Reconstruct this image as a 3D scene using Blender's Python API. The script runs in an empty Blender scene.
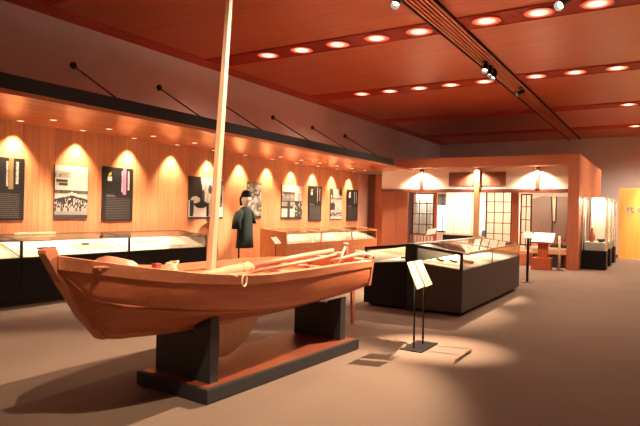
import bpy, bmesh, math, random
from mathutils import Vector, Matrix
random.seed(7)
C = bpy.context.scene.collection
SC = bpy.context.scene
PI = math.pi
R = math.radians

# ------------------------------------------------------------------ materials
def new_mat(name):
    m = bpy.data.materials.new(name); m.use_nodes = True
    nt = m.node_tree
    b = nt.nodes['Principled BSDF']
    return m, nt, b

def srgb(r, g, b):
    f = lambda c: c/12.92 if c <= .04045 else ((c+.055)/1.055)**2.4
    return (f(r/255), f(g/255), f(b/255), 1)

def plain(name, col, rough=.5, metal=0, noise=.0, scale=30, spec=.5, bump=0):
    m, nt, b = new_mat(name)
    b.inputs['Roughness'].default_value = rough
    b.inputs['Metallic'].default_value = metal
    b.inputs['Specular IOR Level'].default_value = spec
    tc = nt.nodes.new('ShaderNodeTexCoord')
    n = nt.nodes.new('ShaderNodeTexNoise'); n.inputs['Scale'].default_value = scale; n.inputs['Detail'].default_value = 4
    nt.links.new(tc.outputs['Object'], n.inputs['Vector'])
    mx = nt.nodes.new('ShaderNodeMixRGB'); mx.inputs[1].default_value = [c*(1-noise) for c in col[:3]]+[1]
    mx.inputs[2].default_value = [min(1, c*(1+noise)) for c in col[:3]]+[1]
    nt.links.new(n.outputs['Fac'], mx.inputs[0]); nt.links.new(mx.outputs[0], b.inputs['Base Color'])
    if bump:
        bp = nt.nodes.new('ShaderNodeBump'); bp.inputs['Strength'].default_value = bump; bp.inputs['Distance'].default_value = .004
        nt.links.new(n.outputs['Fac'], bp.inputs['Height']); nt.links.new(bp.outputs[0], b.inputs['Normal'])
    return m

def wood(name, c1, c2, axis=2, scale=1.0, rough=.45, board=None, board_axis=1, tint=.12, seam=0, seam_w=.02, spec=.4, bump=.0):
    """grain runs along `axis`; boards of width `board` counted along `board_axis`"""
    m, nt, b = new_mat(name)
    b.inputs['Roughness'].default_value = rough; b.inputs['Specular IOR Level'].default_value = spec
    N = nt.nodes.new; L = nt.links.new
    tc = N('ShaderNodeTexCoord')
    mp = N('ShaderNodeMapping'); s = [14*scale]*3; s[axis] = .7*scale; mp.inputs['Scale'].default_value = s
    L(tc.outputs['Object'], mp.inputs['Vector'])
    n = N('ShaderNodeTexNoise'); n.inputs['Scale'].default_value = 1.6; n.inputs['Detail'].default_value = 6; n.inputs['Distortion'].default_value = .7
    cr = N('ShaderNodeValToRGB'); cr.color_ramp.elements[0].position = .33; cr.color_ramp.elements[1].position = .68
    cr.color_ramp.elements[0].color = c1; cr.color_ramp.elements[1].color = c2
    L(n.outputs['Fac'], cr.inputs[0])
    out = cr.outputs[0]
    if board:
        sx = N('ShaderNodeSeparateXYZ'); L(tc.outputs['Object'], sx.inputs[0])
        dv = N('ShaderNodeMath'); dv.operation = 'DIVIDE'; dv.inputs[1].default_value = board; L(sx.outputs[board_axis], dv.inputs[0])
        fl = N('ShaderNodeMath'); fl.operation = 'FLOOR'; L(dv.outputs[0], fl.inputs[0])
        wn = N('ShaderNodeTexWhiteNoise'); wn.noise_dimensions = '1D'; L(fl.outputs[0], wn.inputs['W'])
        off = N('ShaderNodeVectorMath'); off.operation = 'ADD'
        L(mp.outputs[0], off.inputs[0]); L(wn.outputs['Color'], off.inputs[1])
        sc2 = N('ShaderNodeVectorMath'); sc2.operation = 'SCALE'; sc2.inputs['Scale'].default_value = 17
        L(wn.outputs['Color'], sc2.inputs[0]); L(sc2.outputs[0], off.inputs[1])
        L(off.outputs[0], n.inputs['Vector'])
        hs = N('ShaderNodeHueSaturation')
        mr = N('ShaderNodeMapRange'); mr.inputs['To Min'].default_value = 1-tint; mr.inputs['To Max'].default_value = 1+tint
        L(wn.outputs['Value'], mr.inputs['Value']); L(mr.outputs[0], hs.inputs['Value']); L(out, hs.inputs['Color'])
        out = hs.outputs[0]
        if seam:
            fr = N('ShaderNodeMath'); fr.operation = 'FRACT'; L(dv.outputs[0], fr.inputs[0])
            lt = N('ShaderNodeMath'); lt.operation = 'LESS_THAN'; lt.inputs[1].default_value = seam_w; L(fr.outputs[0], lt.inputs[0])
            mx = N('ShaderNodeMixRGB'); mx.inputs[2].default_value = [c*.45 for c in c1[:3]]+[1]
            L(lt.outputs[0], mx.inputs[0]); L(out, mx.inputs[1]); out = mx.outputs[0]
    else:
        L(mp.outputs[0], n.inputs['Vector'])
    L(out, b.inputs['Base Color'])
    if bump:
        bp = N('ShaderNodeBump'); bp.inputs['Strength'].default_value = bump; bp.inputs['Distance'].default_value = .003
        L(n.outputs['Fac'], bp.inputs['Height']); L(bp.outputs[0], b.inputs['Normal'])
    return m

def emis(name, col, strength):
    m, nt, b = new_mat(name)
    b.inputs['Base Color'].default_value = col
    b.inputs['Emission Color'].default_value = col; b.inputs['Emission Strength'].default_value = strength
    return m

def glow_mat(name, strength, rad, tint_in, tint_out):
    """diffuser of a recessed downlight: hot over the bulb, lamplight on the slats painted in as a red rim"""
    m, nt, b = new_mat(name); N = nt.nodes.new; L = nt.links.new
    tc = N('ShaderNodeTexCoord'); ln = N('ShaderNodeVectorMath'); ln.operation = 'LENGTH'
    L(tc.outputs['Object'], ln.inputs[0])
    mr = N('ShaderNodeMapRange'); mr.inputs['From Max'].default_value = rad; mr.inputs['To Min'].default_value = 1; mr.inputs['To Max'].default_value = 0
    L(ln.outputs['Value'], mr.inputs['Value'])
    pw = N('ShaderNodeMath'); pw.operation = 'POWER'; pw.inputs[1].default_value = 2.3; L(mr.outputs[0], pw.inputs[0])
    ml = N('ShaderNodeMath'); ml.operation = 'MULTIPLY_ADD'; ml.inputs[1].default_value = strength; ml.inputs[2].default_value = strength*.012; L(pw.outputs[0], ml.inputs[0])
    mx = N('ShaderNodeMixRGB'); mx.inputs[1].default_value = tint_out; mx.inputs[2].default_value = tint_in; L(mr.outputs[0], mx.inputs[0])
    b.inputs['Base Color'].default_value = tint_out
    L(mx.outputs[0], b.inputs['Emission Color']); L(ml.outputs[0], b.inputs['Emission Strength'])
    return m

def glass_mat(name, tint=(1, 1, 1, 1), refl=1.0):
    m = bpy.data.materials.new(name); m.use_nodes = True
    nt = m.node_tree; nt.nodes.clear(); N = nt.nodes.new; L = nt.links.new
    o = N('ShaderNodeOutputMaterial'); t = N('ShaderNodeBsdfTransparent'); g = N('ShaderNodeBsdfGlossy')
    t.inputs[0].default_value = tint; g.inputs['Roughness'].default_value = .02
    f = N('ShaderNodeFresnel'); f.inputs[0].default_value = 1.45
    k = N('ShaderNodeMath'); k.operation = 'MULTIPLY'; k.inputs[1].default_value = refl; L(f.outputs[0], k.inputs[0])
    mx = N('ShaderNodeMixShader'); L(k.outputs[0], mx.inputs[0]); L(t.outputs[0], mx.inputs[1]); L(g.outputs[0], mx.inputs[2])
    L(mx.outputs[0], o.inputs[0])
    return m

def paper_mat(name, col, trans=.5):
    m = bpy.data.materials.new(name); m.use_nodes = True
    nt = m.node_tree; nt.nodes.clear(); N = nt.nodes.new; L = nt.links.new
    o = N('ShaderNodeOutputMaterial'); d = N('ShaderNodeBsdfDiffuse'); t = N('ShaderNodeBsdfTranslucent')
    d.inputs[0].default_value = col; t.inputs[0].default_value = col
    mx = N('ShaderNodeMixShader'); mx.inputs[0].default_value = trans
    L(d.outputs[0], mx.inputs[1]); L(t.outputs[0], mx.inputs[2]); L(mx.outputs[0], o.inputs[0])
    return m

def carpet_mat():
    m, nt, b = new_mat('carpet'); N = nt.nodes.new; L = nt.links.new
    b.inputs['Roughness'].default_value = .95; b.inputs['Specular IOR Level'].default_value = .1
    tc = N('ShaderNodeTexCoord')
    n1 = N('ShaderNodeTexNoise'); n1.inputs['Scale'].default_value = 260; n1.inputs['Detail'].default_value = 3
    n2 = N('ShaderNodeTexNoise'); n2.inputs['Scale'].default_value = 1.3; n2.inputs['Detail'].default_value = 5
    L(tc.outputs['Object'], n1.inputs['Vector']); L(tc.outputs['Object'], n2.inputs['Vector'])
    a = N('ShaderNodeMixRGB'); a.inputs[1].default_value = srgb(97, 79, 67); a.inputs[2].default_value = srgb(133, 110, 95)
    L(n1.outputs['Fac'], a.inputs[0])
    mr = N('ShaderNodeMapRange'); mr.inputs['To Min'].default_value = .86; mr.inputs['To Max'].default_value = 1.12; L(n2.outputs['Fac'], mr.inputs['Value'])
    h = N('ShaderNodeHueSaturation'); L(a.outputs[0], h.inputs['Color']); L(mr.outputs[0], h.inputs['Value'])
    L(h.outputs[0], b.inputs['Base Color'])
    bp = N('ShaderNodeBump'); bp.inputs['Strength'].default_value = .5; bp.inputs['Distance'].default_value = .004
    L(n1.outputs['Fac'], bp.inputs['Height']); L(bp.outputs[0], b.inputs['Normal'])
    return m

def vcol_mat(name, rough=.5):
    m, nt, b = new_mat(name); b.inputs['Roughness'].default_value = rough
    a = nt.nodes.new('ShaderNodeVertexColor'); a.layer_name = 'print'
    nt.links.new(a.outputs['Color'], b.inputs['Base Color'])
    return m

M = {}
M['carpet'] = carpet_mat()
M['plaster'] = plain('white_plaster', srgb(228, 220, 222), .9, noise=.05, scale=3)
M['plaster_far'] = plain('far_plaster', srgb(228, 212, 206), .9, noise=.04, scale=2)
M['wallwood'] = wood('wall_wood', srgb(194, 126, 84), srgb(216, 146, 102), axis=2, rough=.5, board=.31, board_axis=1, tint=.10, seam=1, seam_w=.016)
M['ceilwood'] = wood('ceiling_wood', srgb(178, 80, 44), srgb(194, 94, 54), axis=0, scale=.6, rough=.38, board=1.5, board_axis=1, tint=.05, seam=1, seam_w=.004)
M['stripwood'] = wood('strip_wood', srgb(172, 54, 38), srgb(188, 66, 48), axis=0, rough=.5)
M['slatwood'] = wood('slat_wood', srgb(206, 104, 70), srgb(216, 118, 80), axis=1, rough=.5)
M['soffit'] = wood('soffit_wood', srgb(178, 98, 58), srgb(200, 118, 72), axis=1, rough=.27, board=.34, board_axis=0, tint=.06, seam=1, seam_w=.02, spec=.6)
M['pavwood'] = wood('house_wood', srgb(170, 96, 62), srgb(182, 108, 72), axis=2, rough=.5)
M['pavwood_h'] = wood('house_beam_wood', srgb(172, 96, 60), srgb(184, 108, 70), axis=0, rough=.5)
M['darkwood'] = wood('dark_wood', srgb(92, 46, 30), srgb(112, 58, 38), axis=2, rough=.5)
M['housepost'] = wood('house_post_wood', srgb(184, 132, 90), srgb(196, 146, 104), axis=2, rough=.5)
M['endwood'] = wood('end_panel_wood', srgb(150, 84, 56), srgb(157, 90, 61), axis=2, scale=.6, rough=.5)
M['palewood'] = wood('pale_wood', srgb(214, 176, 132), srgb(232, 200, 160), axis=2, rough=.55)
M['hull'] = wood('hull_wood', srgb(182, 98, 62), srgb(202, 116, 76), axis=1, scale=.8, rough=.42, spec=.4)
M['hull_dark'] = wood('hull_bottom_wood', srgb(164, 90, 58), srgb(184, 106, 72), axis=1, scale=.8, rough=.45)
M['gunwale'] = wood('gunwale_wood', srgb(194, 116, 80), srgb(212, 134, 96), axis=1, scale=.8, rough=.45)
M['mast'] = wood('mast_wood', srgb(214, 172, 134), srgb(228, 192, 156), axis=2, scale=1.2, rough=.5)
M['sail'] = plain('sail_cloth', srgb(196, 146, 108), .85, noise=.08, scale=20)
M['pinkwood'] = wood('pink_wood', srgb(198, 128, 98), srgb(212, 144, 112), axis=0, rough=.5)
M['redwood'] = plain('red_block', srgb(150, 60, 38), .5, noise=.1)
M['rope'] = plain('rope', srgb(226, 188, 150), .9, noise=.15, scale=80)
M['black'] = plain('black_paint', srgb(30, 27, 27), .42, noise=.1, scale=8)
M['standblack'] = plain('stand_black', srgb(44, 41, 42), .5, noise=.1, scale=10)
M['standtop'] = wood('stand_top_wood', srgb(108, 52, 32), srgb(124, 62, 40), axis=1, rough=.35)
M['fascia'] = plain('fascia_black', srgb(10, 8, 7), .8, noise=.1)
M['metal'] = plain('dark_metal', srgb(50, 44, 40), .4, metal=.8, noise=.05)
M['bronze'] = plain('bronze_edge', srgb(140, 104, 76), .35, metal=.6, noise=.05)
M['casebrown'] = plain('case_body_brown', srgb(62, 50, 43), .5, noise=.06, scale=6)
M['caseblack'] = plain('case_body_black', srgb(15, 12, 11), .6, noise=.08, scale=6, spec=.25)
M['casewood'] = wood('case_wood', srgb(190, 116, 70), srgb(208, 134, 86), axis=1, rough=.45)
M['lining'] = plain('white_lining', srgb(208, 192, 168), .9, noise=.03)
M['bed'] = plain('island_cloth', srgb(236, 224, 200), .9, noise=.03)
M['paper'] = plain('paper', srgb(238, 230, 214), .8, noise=.05, scale=40)
M['oldpaper'] = plain('old_paper', srgb(186, 160, 122), .8, noise=.08, scale=30)
M['ink'] = plain('ink_black', srgb(34, 30, 30), .6)
M['pinkitem'] = plain('pink_cloth', srgb(200, 110, 84), .7, noise=.1)
M['white'] = plain('white_board', srgb(238, 234, 224), .6, noise=.02)
M['cream'] = plain('cream_board', srgb(206, 190, 152), .6, noise=.02)
M['glass'] = glass_mat('clear_glass', (.97, .97, .96, 1), .8)
M['glass2'] = glass_mat('window_glass', (.93, .96, .95, 1), 1)
M['panelblack'] = plain('panel_black', srgb(24, 20, 20), .5, noise=.1)
M['texttint'] = plain('panel_text_grey', srgb(116, 108, 100), .7)
M['pinkstripe'] = plain('pink_stripe', srgb(206, 116, 158), .7)
M['goldstripe'] = plain('gold_stripe', srgb(128, 104, 58), .7)
M['yellowmark'] = plain('yellow_mark', srgb(214, 196, 70), .7)
M['print'] = vcol_mat('photo_print', .35)
M['green'] = plain('dark_green_cloth', srgb(19, 35, 30), .9, noise=.25, scale=18, bump=.3)
M['capblack'] = plain('black_cap', srgb(22, 18, 20), .8, noise=.2)
M['mask'] = plain('white_mannequin', srgb(240, 232, 220), .6)
M['skinp'] = plain('pale_hands', srgb(232, 196, 164), .6)
M['shoji'] = paper_mat('shoji_paper', srgb(244, 236, 222), .55)
M['fusuma'] = plain('fusuma_paper', srgb(240, 230, 214), .85, noise=.02)
M['bandwhite'] = plain('house_plaster', srgb(232, 216, 196), .9, noise=.03, scale=4)
M['noren'] = plain('brown_cloth', srgb(138, 80, 58), .9, noise=.1)
M['kimono'] = plain('grey_garment', srgb(126, 106, 93), .9, noise=.1, scale=20)
M['kimono_in'] = plain('garment_lining', srgb(232, 186, 140), .85)
M['greywall'] = plain('grey_wall', srgb(176, 152, 134), .9, noise=.06, scale=5)
M['blind'] = plain('reed_blind', srgb(126, 112, 78), .8, noise=.3, scale=60)
M['curtain'] = plain('pale_curtain', srgb(206, 208, 200), .85, noise=.1, scale=14)
M['bluecloth'] = plain('blue_pot', srgb(44, 96, 156), .4)
M['leclight'] = plain('white_lectern_face', srgb(245, 242, 236), .5)
M['lecwood'] = wood('lectern_wood', srgb(168, 78, 44), srgb(186, 92, 54), axis=2, rough=.4)
M['yellowpanel'] = wood('yellow_panel', srgb(224, 156, 72), srgb(232, 168, 84), axis=2, scale=.4, rough=.6)
M['vase'] = plain('brown_vase', srgb(168, 84, 52), .35, noise=.15)
M['mirror'] = plain('pinkish_panel', srgb(214, 160, 132), .25, noise=.03)
M['frame'] = plain('white_frame', srgb(232, 220, 204), .4)
M['lampglow'] = glow_mat('lamp_glow', 9, .245, (1, .58, .34, 1), (.9, .10, .05, 1))  # outer red tint paints the glow that spills onto the strip
M['lampface'] = emis('lamp_face', (1, .85, .66, 1), 5)
M['smalllamp'] = emis('small_lamp', (1, .7, .5, 1), 1.6)
M['daylight'] = emis('window_daylight', (.80, .90, 1, 1), 1.6)

# ------------------------------------------------------------------ mesh helpers
class MB:
    def __init__(s): s.bm = bmesh.new()
    def box(s, x0, x1, y0, y1, z0, z1, bev=0):
        x0, x1 = min(x0, x1), max(x0, x1); y0, y1 = min(y0, y1), max(y0, y1); z0, z1 = min(z0, z1), max(z0, z1)
        t = bmesh.new(); bmesh.ops.create_cube(t, size=1)
        for v in t.verts: v.co = Vector(((x0+x1)/2+v.co.x*(x1-x0), (y0+y1)/2+v.co.y*(y1-y0), (z0+z1)/2+v.co.z*(z1-z0)))
        if bev: bmesh.ops.bevel(t, geom=t.edges[:], offset=bev, segments=2, affect='EDGES', profile=.6)
        s._add(t); return s
    def _add(s, t):
        me = bpy.data.meshes.new('tmp'); t.to_mesh(me); t.free(); s.bm.from_mesh(me); bpy.data.meshes.remove(me)
    def obox(s, c, ax, ay, az, bev=0):
        """oriented box: centre and three half-axis vectors"""
        t = bmesh.new(); bmesh.ops.create_cube(t, size=2)
        c, ax, ay, az = map(Vector, (c, ax, ay, az))
        for v in t.verts: v.co = c+ax*v.co.x+ay*v.co.y+az*v.co.z
        if bev: bmesh.ops.bevel(t, geom=t.edges[:], offset=bev, segments=2, affect='EDGES')
        bmesh.ops.recalc_face_normals(t, faces=t.faces)
        s._add(t); return s
    def prism(s, poly, axis, a, b):
        """extrude a 2-D polygon along axis (0:x -> poly in yz, 1:y -> poly in xz, 2:z -> poly in xy)"""
        t = bmesh.new()
        def P(p, h): return {0: (h, p[0], p[1]), 1: (p[0], h, p[1]), 2: (p[0], p[1], h)}[axis]
        v0 = [t.verts.new(P(p, a)) for p in poly]; v1 = [t.verts.new(P(p, b)) for p in poly]
        t.faces.new(v0); t.faces.new(v1)
        n = len(poly)
        for i in range(n): t.faces.new((v0[i], v0[(i+1) % n], v1[(i+1) % n], v1[i]))
        bmesh.ops.recalc_face_normals(t, faces=t.faces); s._add(t); return s
    def tube(s, pts, rad, n=10, cap=True):
        t = bmesh.new(); pts = [Vector(p) for p in pts]
        if not hasattr(rad, '__len__'): rad = [rad]*len(pts)
        rings = []; up = None
        for i, p in enumerate(pts):
            d = (pts[min(i+1, len(pts)-1)]-pts[max(i-1, 0)]).normalized()
            if up is None:
                up = Vector((0, 0, 1)) if abs(d.z) < .9 else Vector((1, 0, 0))
            a = d.cross(up).normalized(); b2 = a.cross(d).normalized(); up = b2
            rings.append([t.verts.new(p+(a*math.cos(2*PI*k/n)+b2*math.sin(2*PI*k/n))*rad[i]) for k in range(n)])
        for i in range(len(rings)-1):
            for k in range(n): t.faces.new((rings[i][k], rings[i][(k+1) % n], rings[i+1][(k+1) % n], rings[i+1][k]))
        if cap: t.faces.new(rings[0]); t.faces.new(rings[-1])
        bmesh.ops.recalc_face_normals(t, faces=t.faces)
        for f in t.faces: f.smooth = len(f.verts) == 4
        s._add(t); return s
    def lathe(s, prof, c=(0, 0, 0), n=24, sx=1, sy=1):
        t = bmesh.new(); rings = []
        for r, z in prof:
            rings.append([t.verts.new((c[0]+sx*r*math.cos(2*PI*k/n), c[1]+sy*r*math.sin(2*PI*k/n), c[2]+z)) for k in range(n)])
        for i in range(len(rings)-1):
            for k in range(n): t.faces.new((rings[i][k], rings[i][(k+1) % n], rings[i+1][(k+1) % n], rings[i+1][k]))
        t.faces.new(rings[0]); t.faces.new(rings[-1])
        bmesh.ops.recalc_face_normals(t, faces=t.faces)
        for f in t.faces: f.smooth = len(f.verts) == 4
        s._add(t); return s
    def loft(s, rings, closed=True, cap=True, smooth=True):
        t = bmesh.new(); rr = [[t.verts.new(p) for p in ring] for ring in rings]
        n = len(rr[0])
        for i in range(len(rr)-1):
            for k in range(n if closed else n-1):
                t.faces.new((rr[i][k], rr[i][(k+1) % n], rr[i+1][(k+1) % n], rr[i+1][k]))
        if cap and closed: t.faces.new(rr[0]); t.faces.new(rr[-1])
        bmesh.ops.recalc_face_normals(t, faces=t.faces)
        if smooth:
            for f in t.faces: f.smooth = True
        s._add(t); return s
    def ball(s, c, rx, ry=None, rz=None, sub=2):
        t = bmesh.new(); bmesh.ops.create_icosphere(t, subdivisions=sub, radius=1)
        ry = ry or rx; rz = rz or rx
        for v in t.verts: v.co = Vector((c[0]+v.co.x*rx, c[1]+v.co.y*ry, c[2]+v.co.z*rz))
        for f in t.faces: f.smooth = True
        s._add(t); return s
    def torus(s, c, rad, r, normal=(0, 0, 1), n=20, a0=0, a1=2*PI):
        nz = Vector(normal).normalized(); u = nz.orthogonal().normalized(); w = nz.cross(u)
        pts = [Vector(c)+(u*math.cos(a0+(a1-a0)*i/n)+w*math.sin(a0+(a1-a0)*i/n))*rad for i in range(n+1)]
        return s.tube(pts, r, 8)

def obj(name, mb, mat, parent=None, loc=None, label=None):
    me = bpy.data.meshes.new(name); mb.bm.to_mesh(me); mb.bm.free()
    o = bpy.data.objects.new(name, me); C.objects.link(o)
    if isinstance(mat, (list, tuple)):
        for m in mat: me.materials.append(m)
    else: me.materials.append(mat)
    if parent:
        o.parent = parent
        org = Vector(WL[parent.name])
        WL[o.name] = tuple(org)
    else:
        if loc is None:
            xs = [v.co for v in me.vertices]
            loc = ((min(v.x for v in xs)+max(v.x for v in xs))/2, (min(v.y for v in xs)+max(v.y for v in xs))/2, min(v.z for v in xs))
        org = Vector(loc); o.location = org; WL[o.name] = tuple(org)
    me.transform(Matrix.Translation(-org))
    if label: o['label'] = label
    return o
WL = {}
def thing(name, label, cat, loc=(0, 0, 0), group=None):
    o = bpy.data.objects.new(name, None); C.objects.link(o); o.empty_display_size = .1
    o.location = loc; WL[o.name] = tuple(loc); o['label'] = label; o['category'] = cat
    if group: o['group'] = group
    return o
def tag(o, label, cat, group=None):
    o['label'] = label; o['category'] = cat
    if group: o['group'] = group
    return o
def struct(name, mb, mat, parent=None, label=None):
    o = obj(name, mb, mat, parent, loc=(0, 0, 0) if not parent else None)
    if not parent: o['kind'] = 'structure'
    if label: o['label'] = label
    return o
def dup(root, loc, label=None, group=None):
    r = root.copy(); C.objects.link(r); r.location = loc; WL[r.name] = tuple(loc)
    if label: r['label'] = label
    if group: r['group'] = group
    for ch in list(root.children):
        c = ch.copy(); C.objects.link(c); c.parent = r
        for g in list(ch.children):
            d = g.copy(); C.objects.link(d); d.parent = c
    return r
def spot(name, parent, loc, target, power, angle, blend=.5, col=(1, .72, .46), rad=.05):
    l = bpy.data.lights.new(name, 'SPOT'); l.energy = power; l.spot_size = R(angle); l.spot_blend = blend; l.color = col; l.shadow_soft_size = rad
    o = bpy.data.objects.new(name, l); C.objects.link(o)
    o.parent = parent
    org = Vector(WL[parent.name]) if parent else Vector((0, 0, 0))
    o.location = Vector(loc)-org
    o.rotation_euler = (Vector(target)-Vector(loc)).to_track_quat('-Z', 'Y').to_euler()
    return o
def area(name, parent, loc, target, power, sx, sy, col=(1, .8, .58)):
    l = bpy.data.lights.new(name, 'AREA'); l.energy = power; l.shape = 'RECTANGLE'; l.size = sx; l.size_y = sy; l.color = col
    o = bpy.data.objects.new(name, l); C.objects.link(o); o.parent = parent
    org = Vector(WL[parent.name]) if parent else Vector((0, 0, 0))
    o.location = Vector(loc)-org
    o.rotation_euler = (Vector(target)-Vector(loc)).to_track_quat('-Z', 'Y').to_euler()
    return o
ORD = ['first', 'second', 'third', 'fourth', 'fifth', 'sixth', 'seventh', 'eighth', 'ninth', 'tenth', 'eleventh', 'twelfth']
WARM = (1, .72, .46)
MIDW = (1, .80, .61)

# ------------------------------------------------------------------ camera
cam = bpy.data.cameras.new('camera'); co = bpy.data.objects.new('camera', cam); C.objects.link(co)
cam.sensor_width = 36; cam.lens = 559/640*36; cam.clip_start = .05; cam.clip_end = 100
p, r, y = R(-.2), R(1.32), R(31.63)
R0 = Matrix(((1, 0, 0), (0, math.cos(p), math.sin(p)), (0, -math.sin(p), math.cos(p))))
Rr = Matrix(((math.cos(r), 0, math.sin(r)), (0, 1, 0), (-math.sin(r), 0, math.cos(r))))
Ry = Matrix(((math.cos(y), math.sin(y), 0), (-math.sin(y), math.cos(y), 0), (0, 0, 1)))
RR = Rr @ R0 @ Ry
mw = Matrix.Identity(4)
for i in range(3):
    mw[i][0] = RR[0][i]; mw[i][1] = RR[2][i]; mw[i][2] = -RR[1][i]
mw[2][3] = 1.55
co.matrix_world = mw
SC.camera = co
SC.view_settings.view_transform = 'Standard'; SC.view_settings.look = 'None'; SC.view_settings.exposure = 1.0; SC.view_settings.gamma = 1
w = bpy.data.worlds.new('world'); SC.world = w; w.use_nodes = True
w.node_tree.nodes['Background'].inputs[0].default_value = (.9, .5, .35, 1); w.node_tree.nodes['Background'].inputs[1].default_value = .02

# ------------------------------------------------------------------ room shell
XL = -9.6; XR = 5.0; YB = -4.0; YF = 26.9; ZC = 5.0
struct('floor', MB().box(XL-.2, XR+.2, YB-.2, YF+.2, -.15, 0), M['carpet'])
struct('ceiling', MB().box(XL-.2, XR+.2, YB-.2, YF+.2, ZC, ZC+.15), M['ceilwood'])
struct('wall_left', MB().box(XL-.2, XL, YB-.2, YF+.2, 0, ZC), M['plaster'])
struct('wall_far', MB().box(XL, XR, YF, YF+.2, 0, ZC), M['plaster_far'])
struct('wall_right', MB().box(XR, XR+.2, YB-.2, YF+.2, 0, ZC), M['plaster'])
struct('wall_back', MB().box(XL, XR, YB-.2, YB, 0, ZC), M['plaster'])
# wood panelling of the left wall (below the canopy)
mb = MB().box(XL, XL+.03, YB, 18.15, 0, 2.97)
struct('trim_1', mb, M['wallwood'], label='vertical wooden panelling of the left wall under the canopy')
struct('trim_2', MB().box(XL, XL+.05, 18.15, 18.96, 0, 2.97), M['mirror'], label='smooth pinkish panel at the far end of the wood wall')
# wall-ceiling trim
struct('trim_3', MB().box(XL, XL+.48, YB, YF, ZC-.012, ZC), M['stripwood'], label='dark wooden border between the ceiling and the left wall')
# cross strips with fine slats
STR = [.9, 5.4, 9.92, 14.42, 19.2, 23.8]
for i, ys in enumerate(STR):
    mb = MB()
    for x0, x1 in ((XL+.48, -3.68), (-3.2, XR)):
        mb.box(x0, x1, ys-.33, ys-.31, ZC-.03, ZC); mb.box(x0, x1, ys+.31, ys+.33, ZC-.03, ZC)
        for k in range(10):
            yy = ys-.29+k*.0625; mb.box(x0, x1, yy, yy+.035, ZC-.018, ZC)
    struct('trim_%d' % (4+i), mb, M['stripwood'], label='slatted dark red wooden light strip across the ceiling')
mb = MB()
for k in range(6):
    x0 = -3.635+k*.074; mb.box(x0, x0+.034, YB, YF, ZC-.04, ZC-.005)
struct('trim_10', mb, M['slatwood'], label='long slatted wooden beam along the ceiling')
struct('trim_12', MB().box(-3.655, -3.215, YB, YF, ZC-.006, ZC), M['fascia'], label='black board behind the slats of the ceiling beam')
struct('trim_11', MB().box(-3.68, -3.655, YB, YF, ZC-.055, ZC).box(-3.215, -3.19, YB, YF, ZC-.055, ZC), M['fascia'], label='black edge rails of the slatted ceiling beam')

# ------------------------------------------------------------------ ceiling downlights
XS = [-7.55+.885*k for k in range(5)] + [-2.75, -1.87, -.99, -.11, .77]
mb = MB().lathe([(.205, -.022), (.225, -.03), (.245, -.03), (.25, -.022), (.25, -.012)], (0, 0, 0), 28)
d0 = thing('ceiling_downlight', '', 'ceiling light', (0, 0, 0))
ring = bmesh.new()
mb = MB()
def ring_mesh(r0, r1, z0, z1, n=28):
    t = MB(); rings = []
    for rr, z in ((r0, z0), (r1, z0), (r1, z1), (r0, z1), (r0, z0)):
        rings.append([(rr*math.cos(2*PI*k/n), rr*math.sin(2*PI*k/n), z) for k in range(n)])
    t.loft(rings, cap=False); return t
obj('trim_ring', ring_mesh(.245, .26, -.034, -.02), M['stripwood'], d0)
obj('lamp_halo_disc', MB().lathe([(.25, -.03), (.25, -.02)], n=28), M['lampglow'], d0)
rowname = {0.9: 'behind the viewer', 5.4: 'above the boat', 9.92: 'nearest lit ceiling strip', 14.42: 'second lit ceiling strip', 19.2: 'third ceiling strip', 23.8: 'farthest ceiling strip'}
first = True
LP = {.9: 24, 5.4: 32, 9.92: 85, 14.42: 120, 19.2: 220, 23.8: 420}
for ys in (9.92, 14.42, 19.2, 23.8, 5.4, .9):
    xs = XS if ys in (9.92, 14.42) else (XS[7:] if ys in (19.2, 23.8) else XS[2::2])
    for i, x in enumerate(xs):
        lab = 'round glowing downlight, %s from the left in the %s' % (ORD[i], rowname[ys])
        if ys < 6: lab = 'round downlight, %s from the left in the strip %s' % (ORD[i], rowname[ys])
        grp = 'downlights in the ceiling strips'
        if first:
            d0.location = (x, ys, ZC); WL[d0.name] = (x, ys, ZC); d0['label'] = lab; d0['group'] = grp; d = d0; first = False
        else:
            d = dup(d0, (x, ys, ZC), lab, grp)
        protos = d
        d['_y'] = ys
DL = [o for o in C.objects if o.name.startswith('ceiling_downlight')]
for d in DL:
    ys = d['_y']; del d['_y']
    x, yy, z = WL[d.name]
    spot('lamp', d, (x, yy, z-.06), (x, yy, 0), LP[ys], 150, 1, MIDW, .12)

# track spotlights -------------------------------------------------
def track_spot(loc, target, label, power, angle, blend=.4, col=(1, .78, .55), rad=.04):
    L = Vector(loc); d = (Vector(target)-L).normalized()
    t = thing('track_spotlight', label, 'spotlight', (L.x, L.y, ZC-.07), 'black spotlights on the ceiling')
    obj('stem', MB().tube([(L.x, L.y, ZC-.07), L], .014, 8).box(L.x-.05, L.x+.05, L.y-.05, L.y+.05, ZC-.1, ZC-.07), M['black'], t)
    obj('housing', MB().tube([L-d*.11, L-d*.1, L+d*.08, L+d*.12], [.04, .06, .065, .07], 14, cap=False).tube([L-d*.112, L-d*.108], .04, 14), M['black'], t)
    obj('lamp_face', MB().tube([L+d*.035, L+d*.04], .055, 14), M['lampface'], t)
    if power: spot('lamp', t, L+d*.16, target, power, angle, blend, col, rad)
    return t
track_spot((-3.43, 12.38, 4.79), (-3.2, 9.3, .8), 'nearest of the three black spotlights clustered under the slatted beam', 4200, 27, 1)
track_spot((-3.43, 12.75, 4.79), (-3.2, 11.0, .8), 'middle of the three black spotlights clustered under the slatted beam', 4200, 27, 1)
track_spot((-3.43, 13.11, 4.79), (-4.0, 10.5, .8), 'farthest of the three black spotlights clustered under the slatted beam', 4200, 29, 1)
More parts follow.
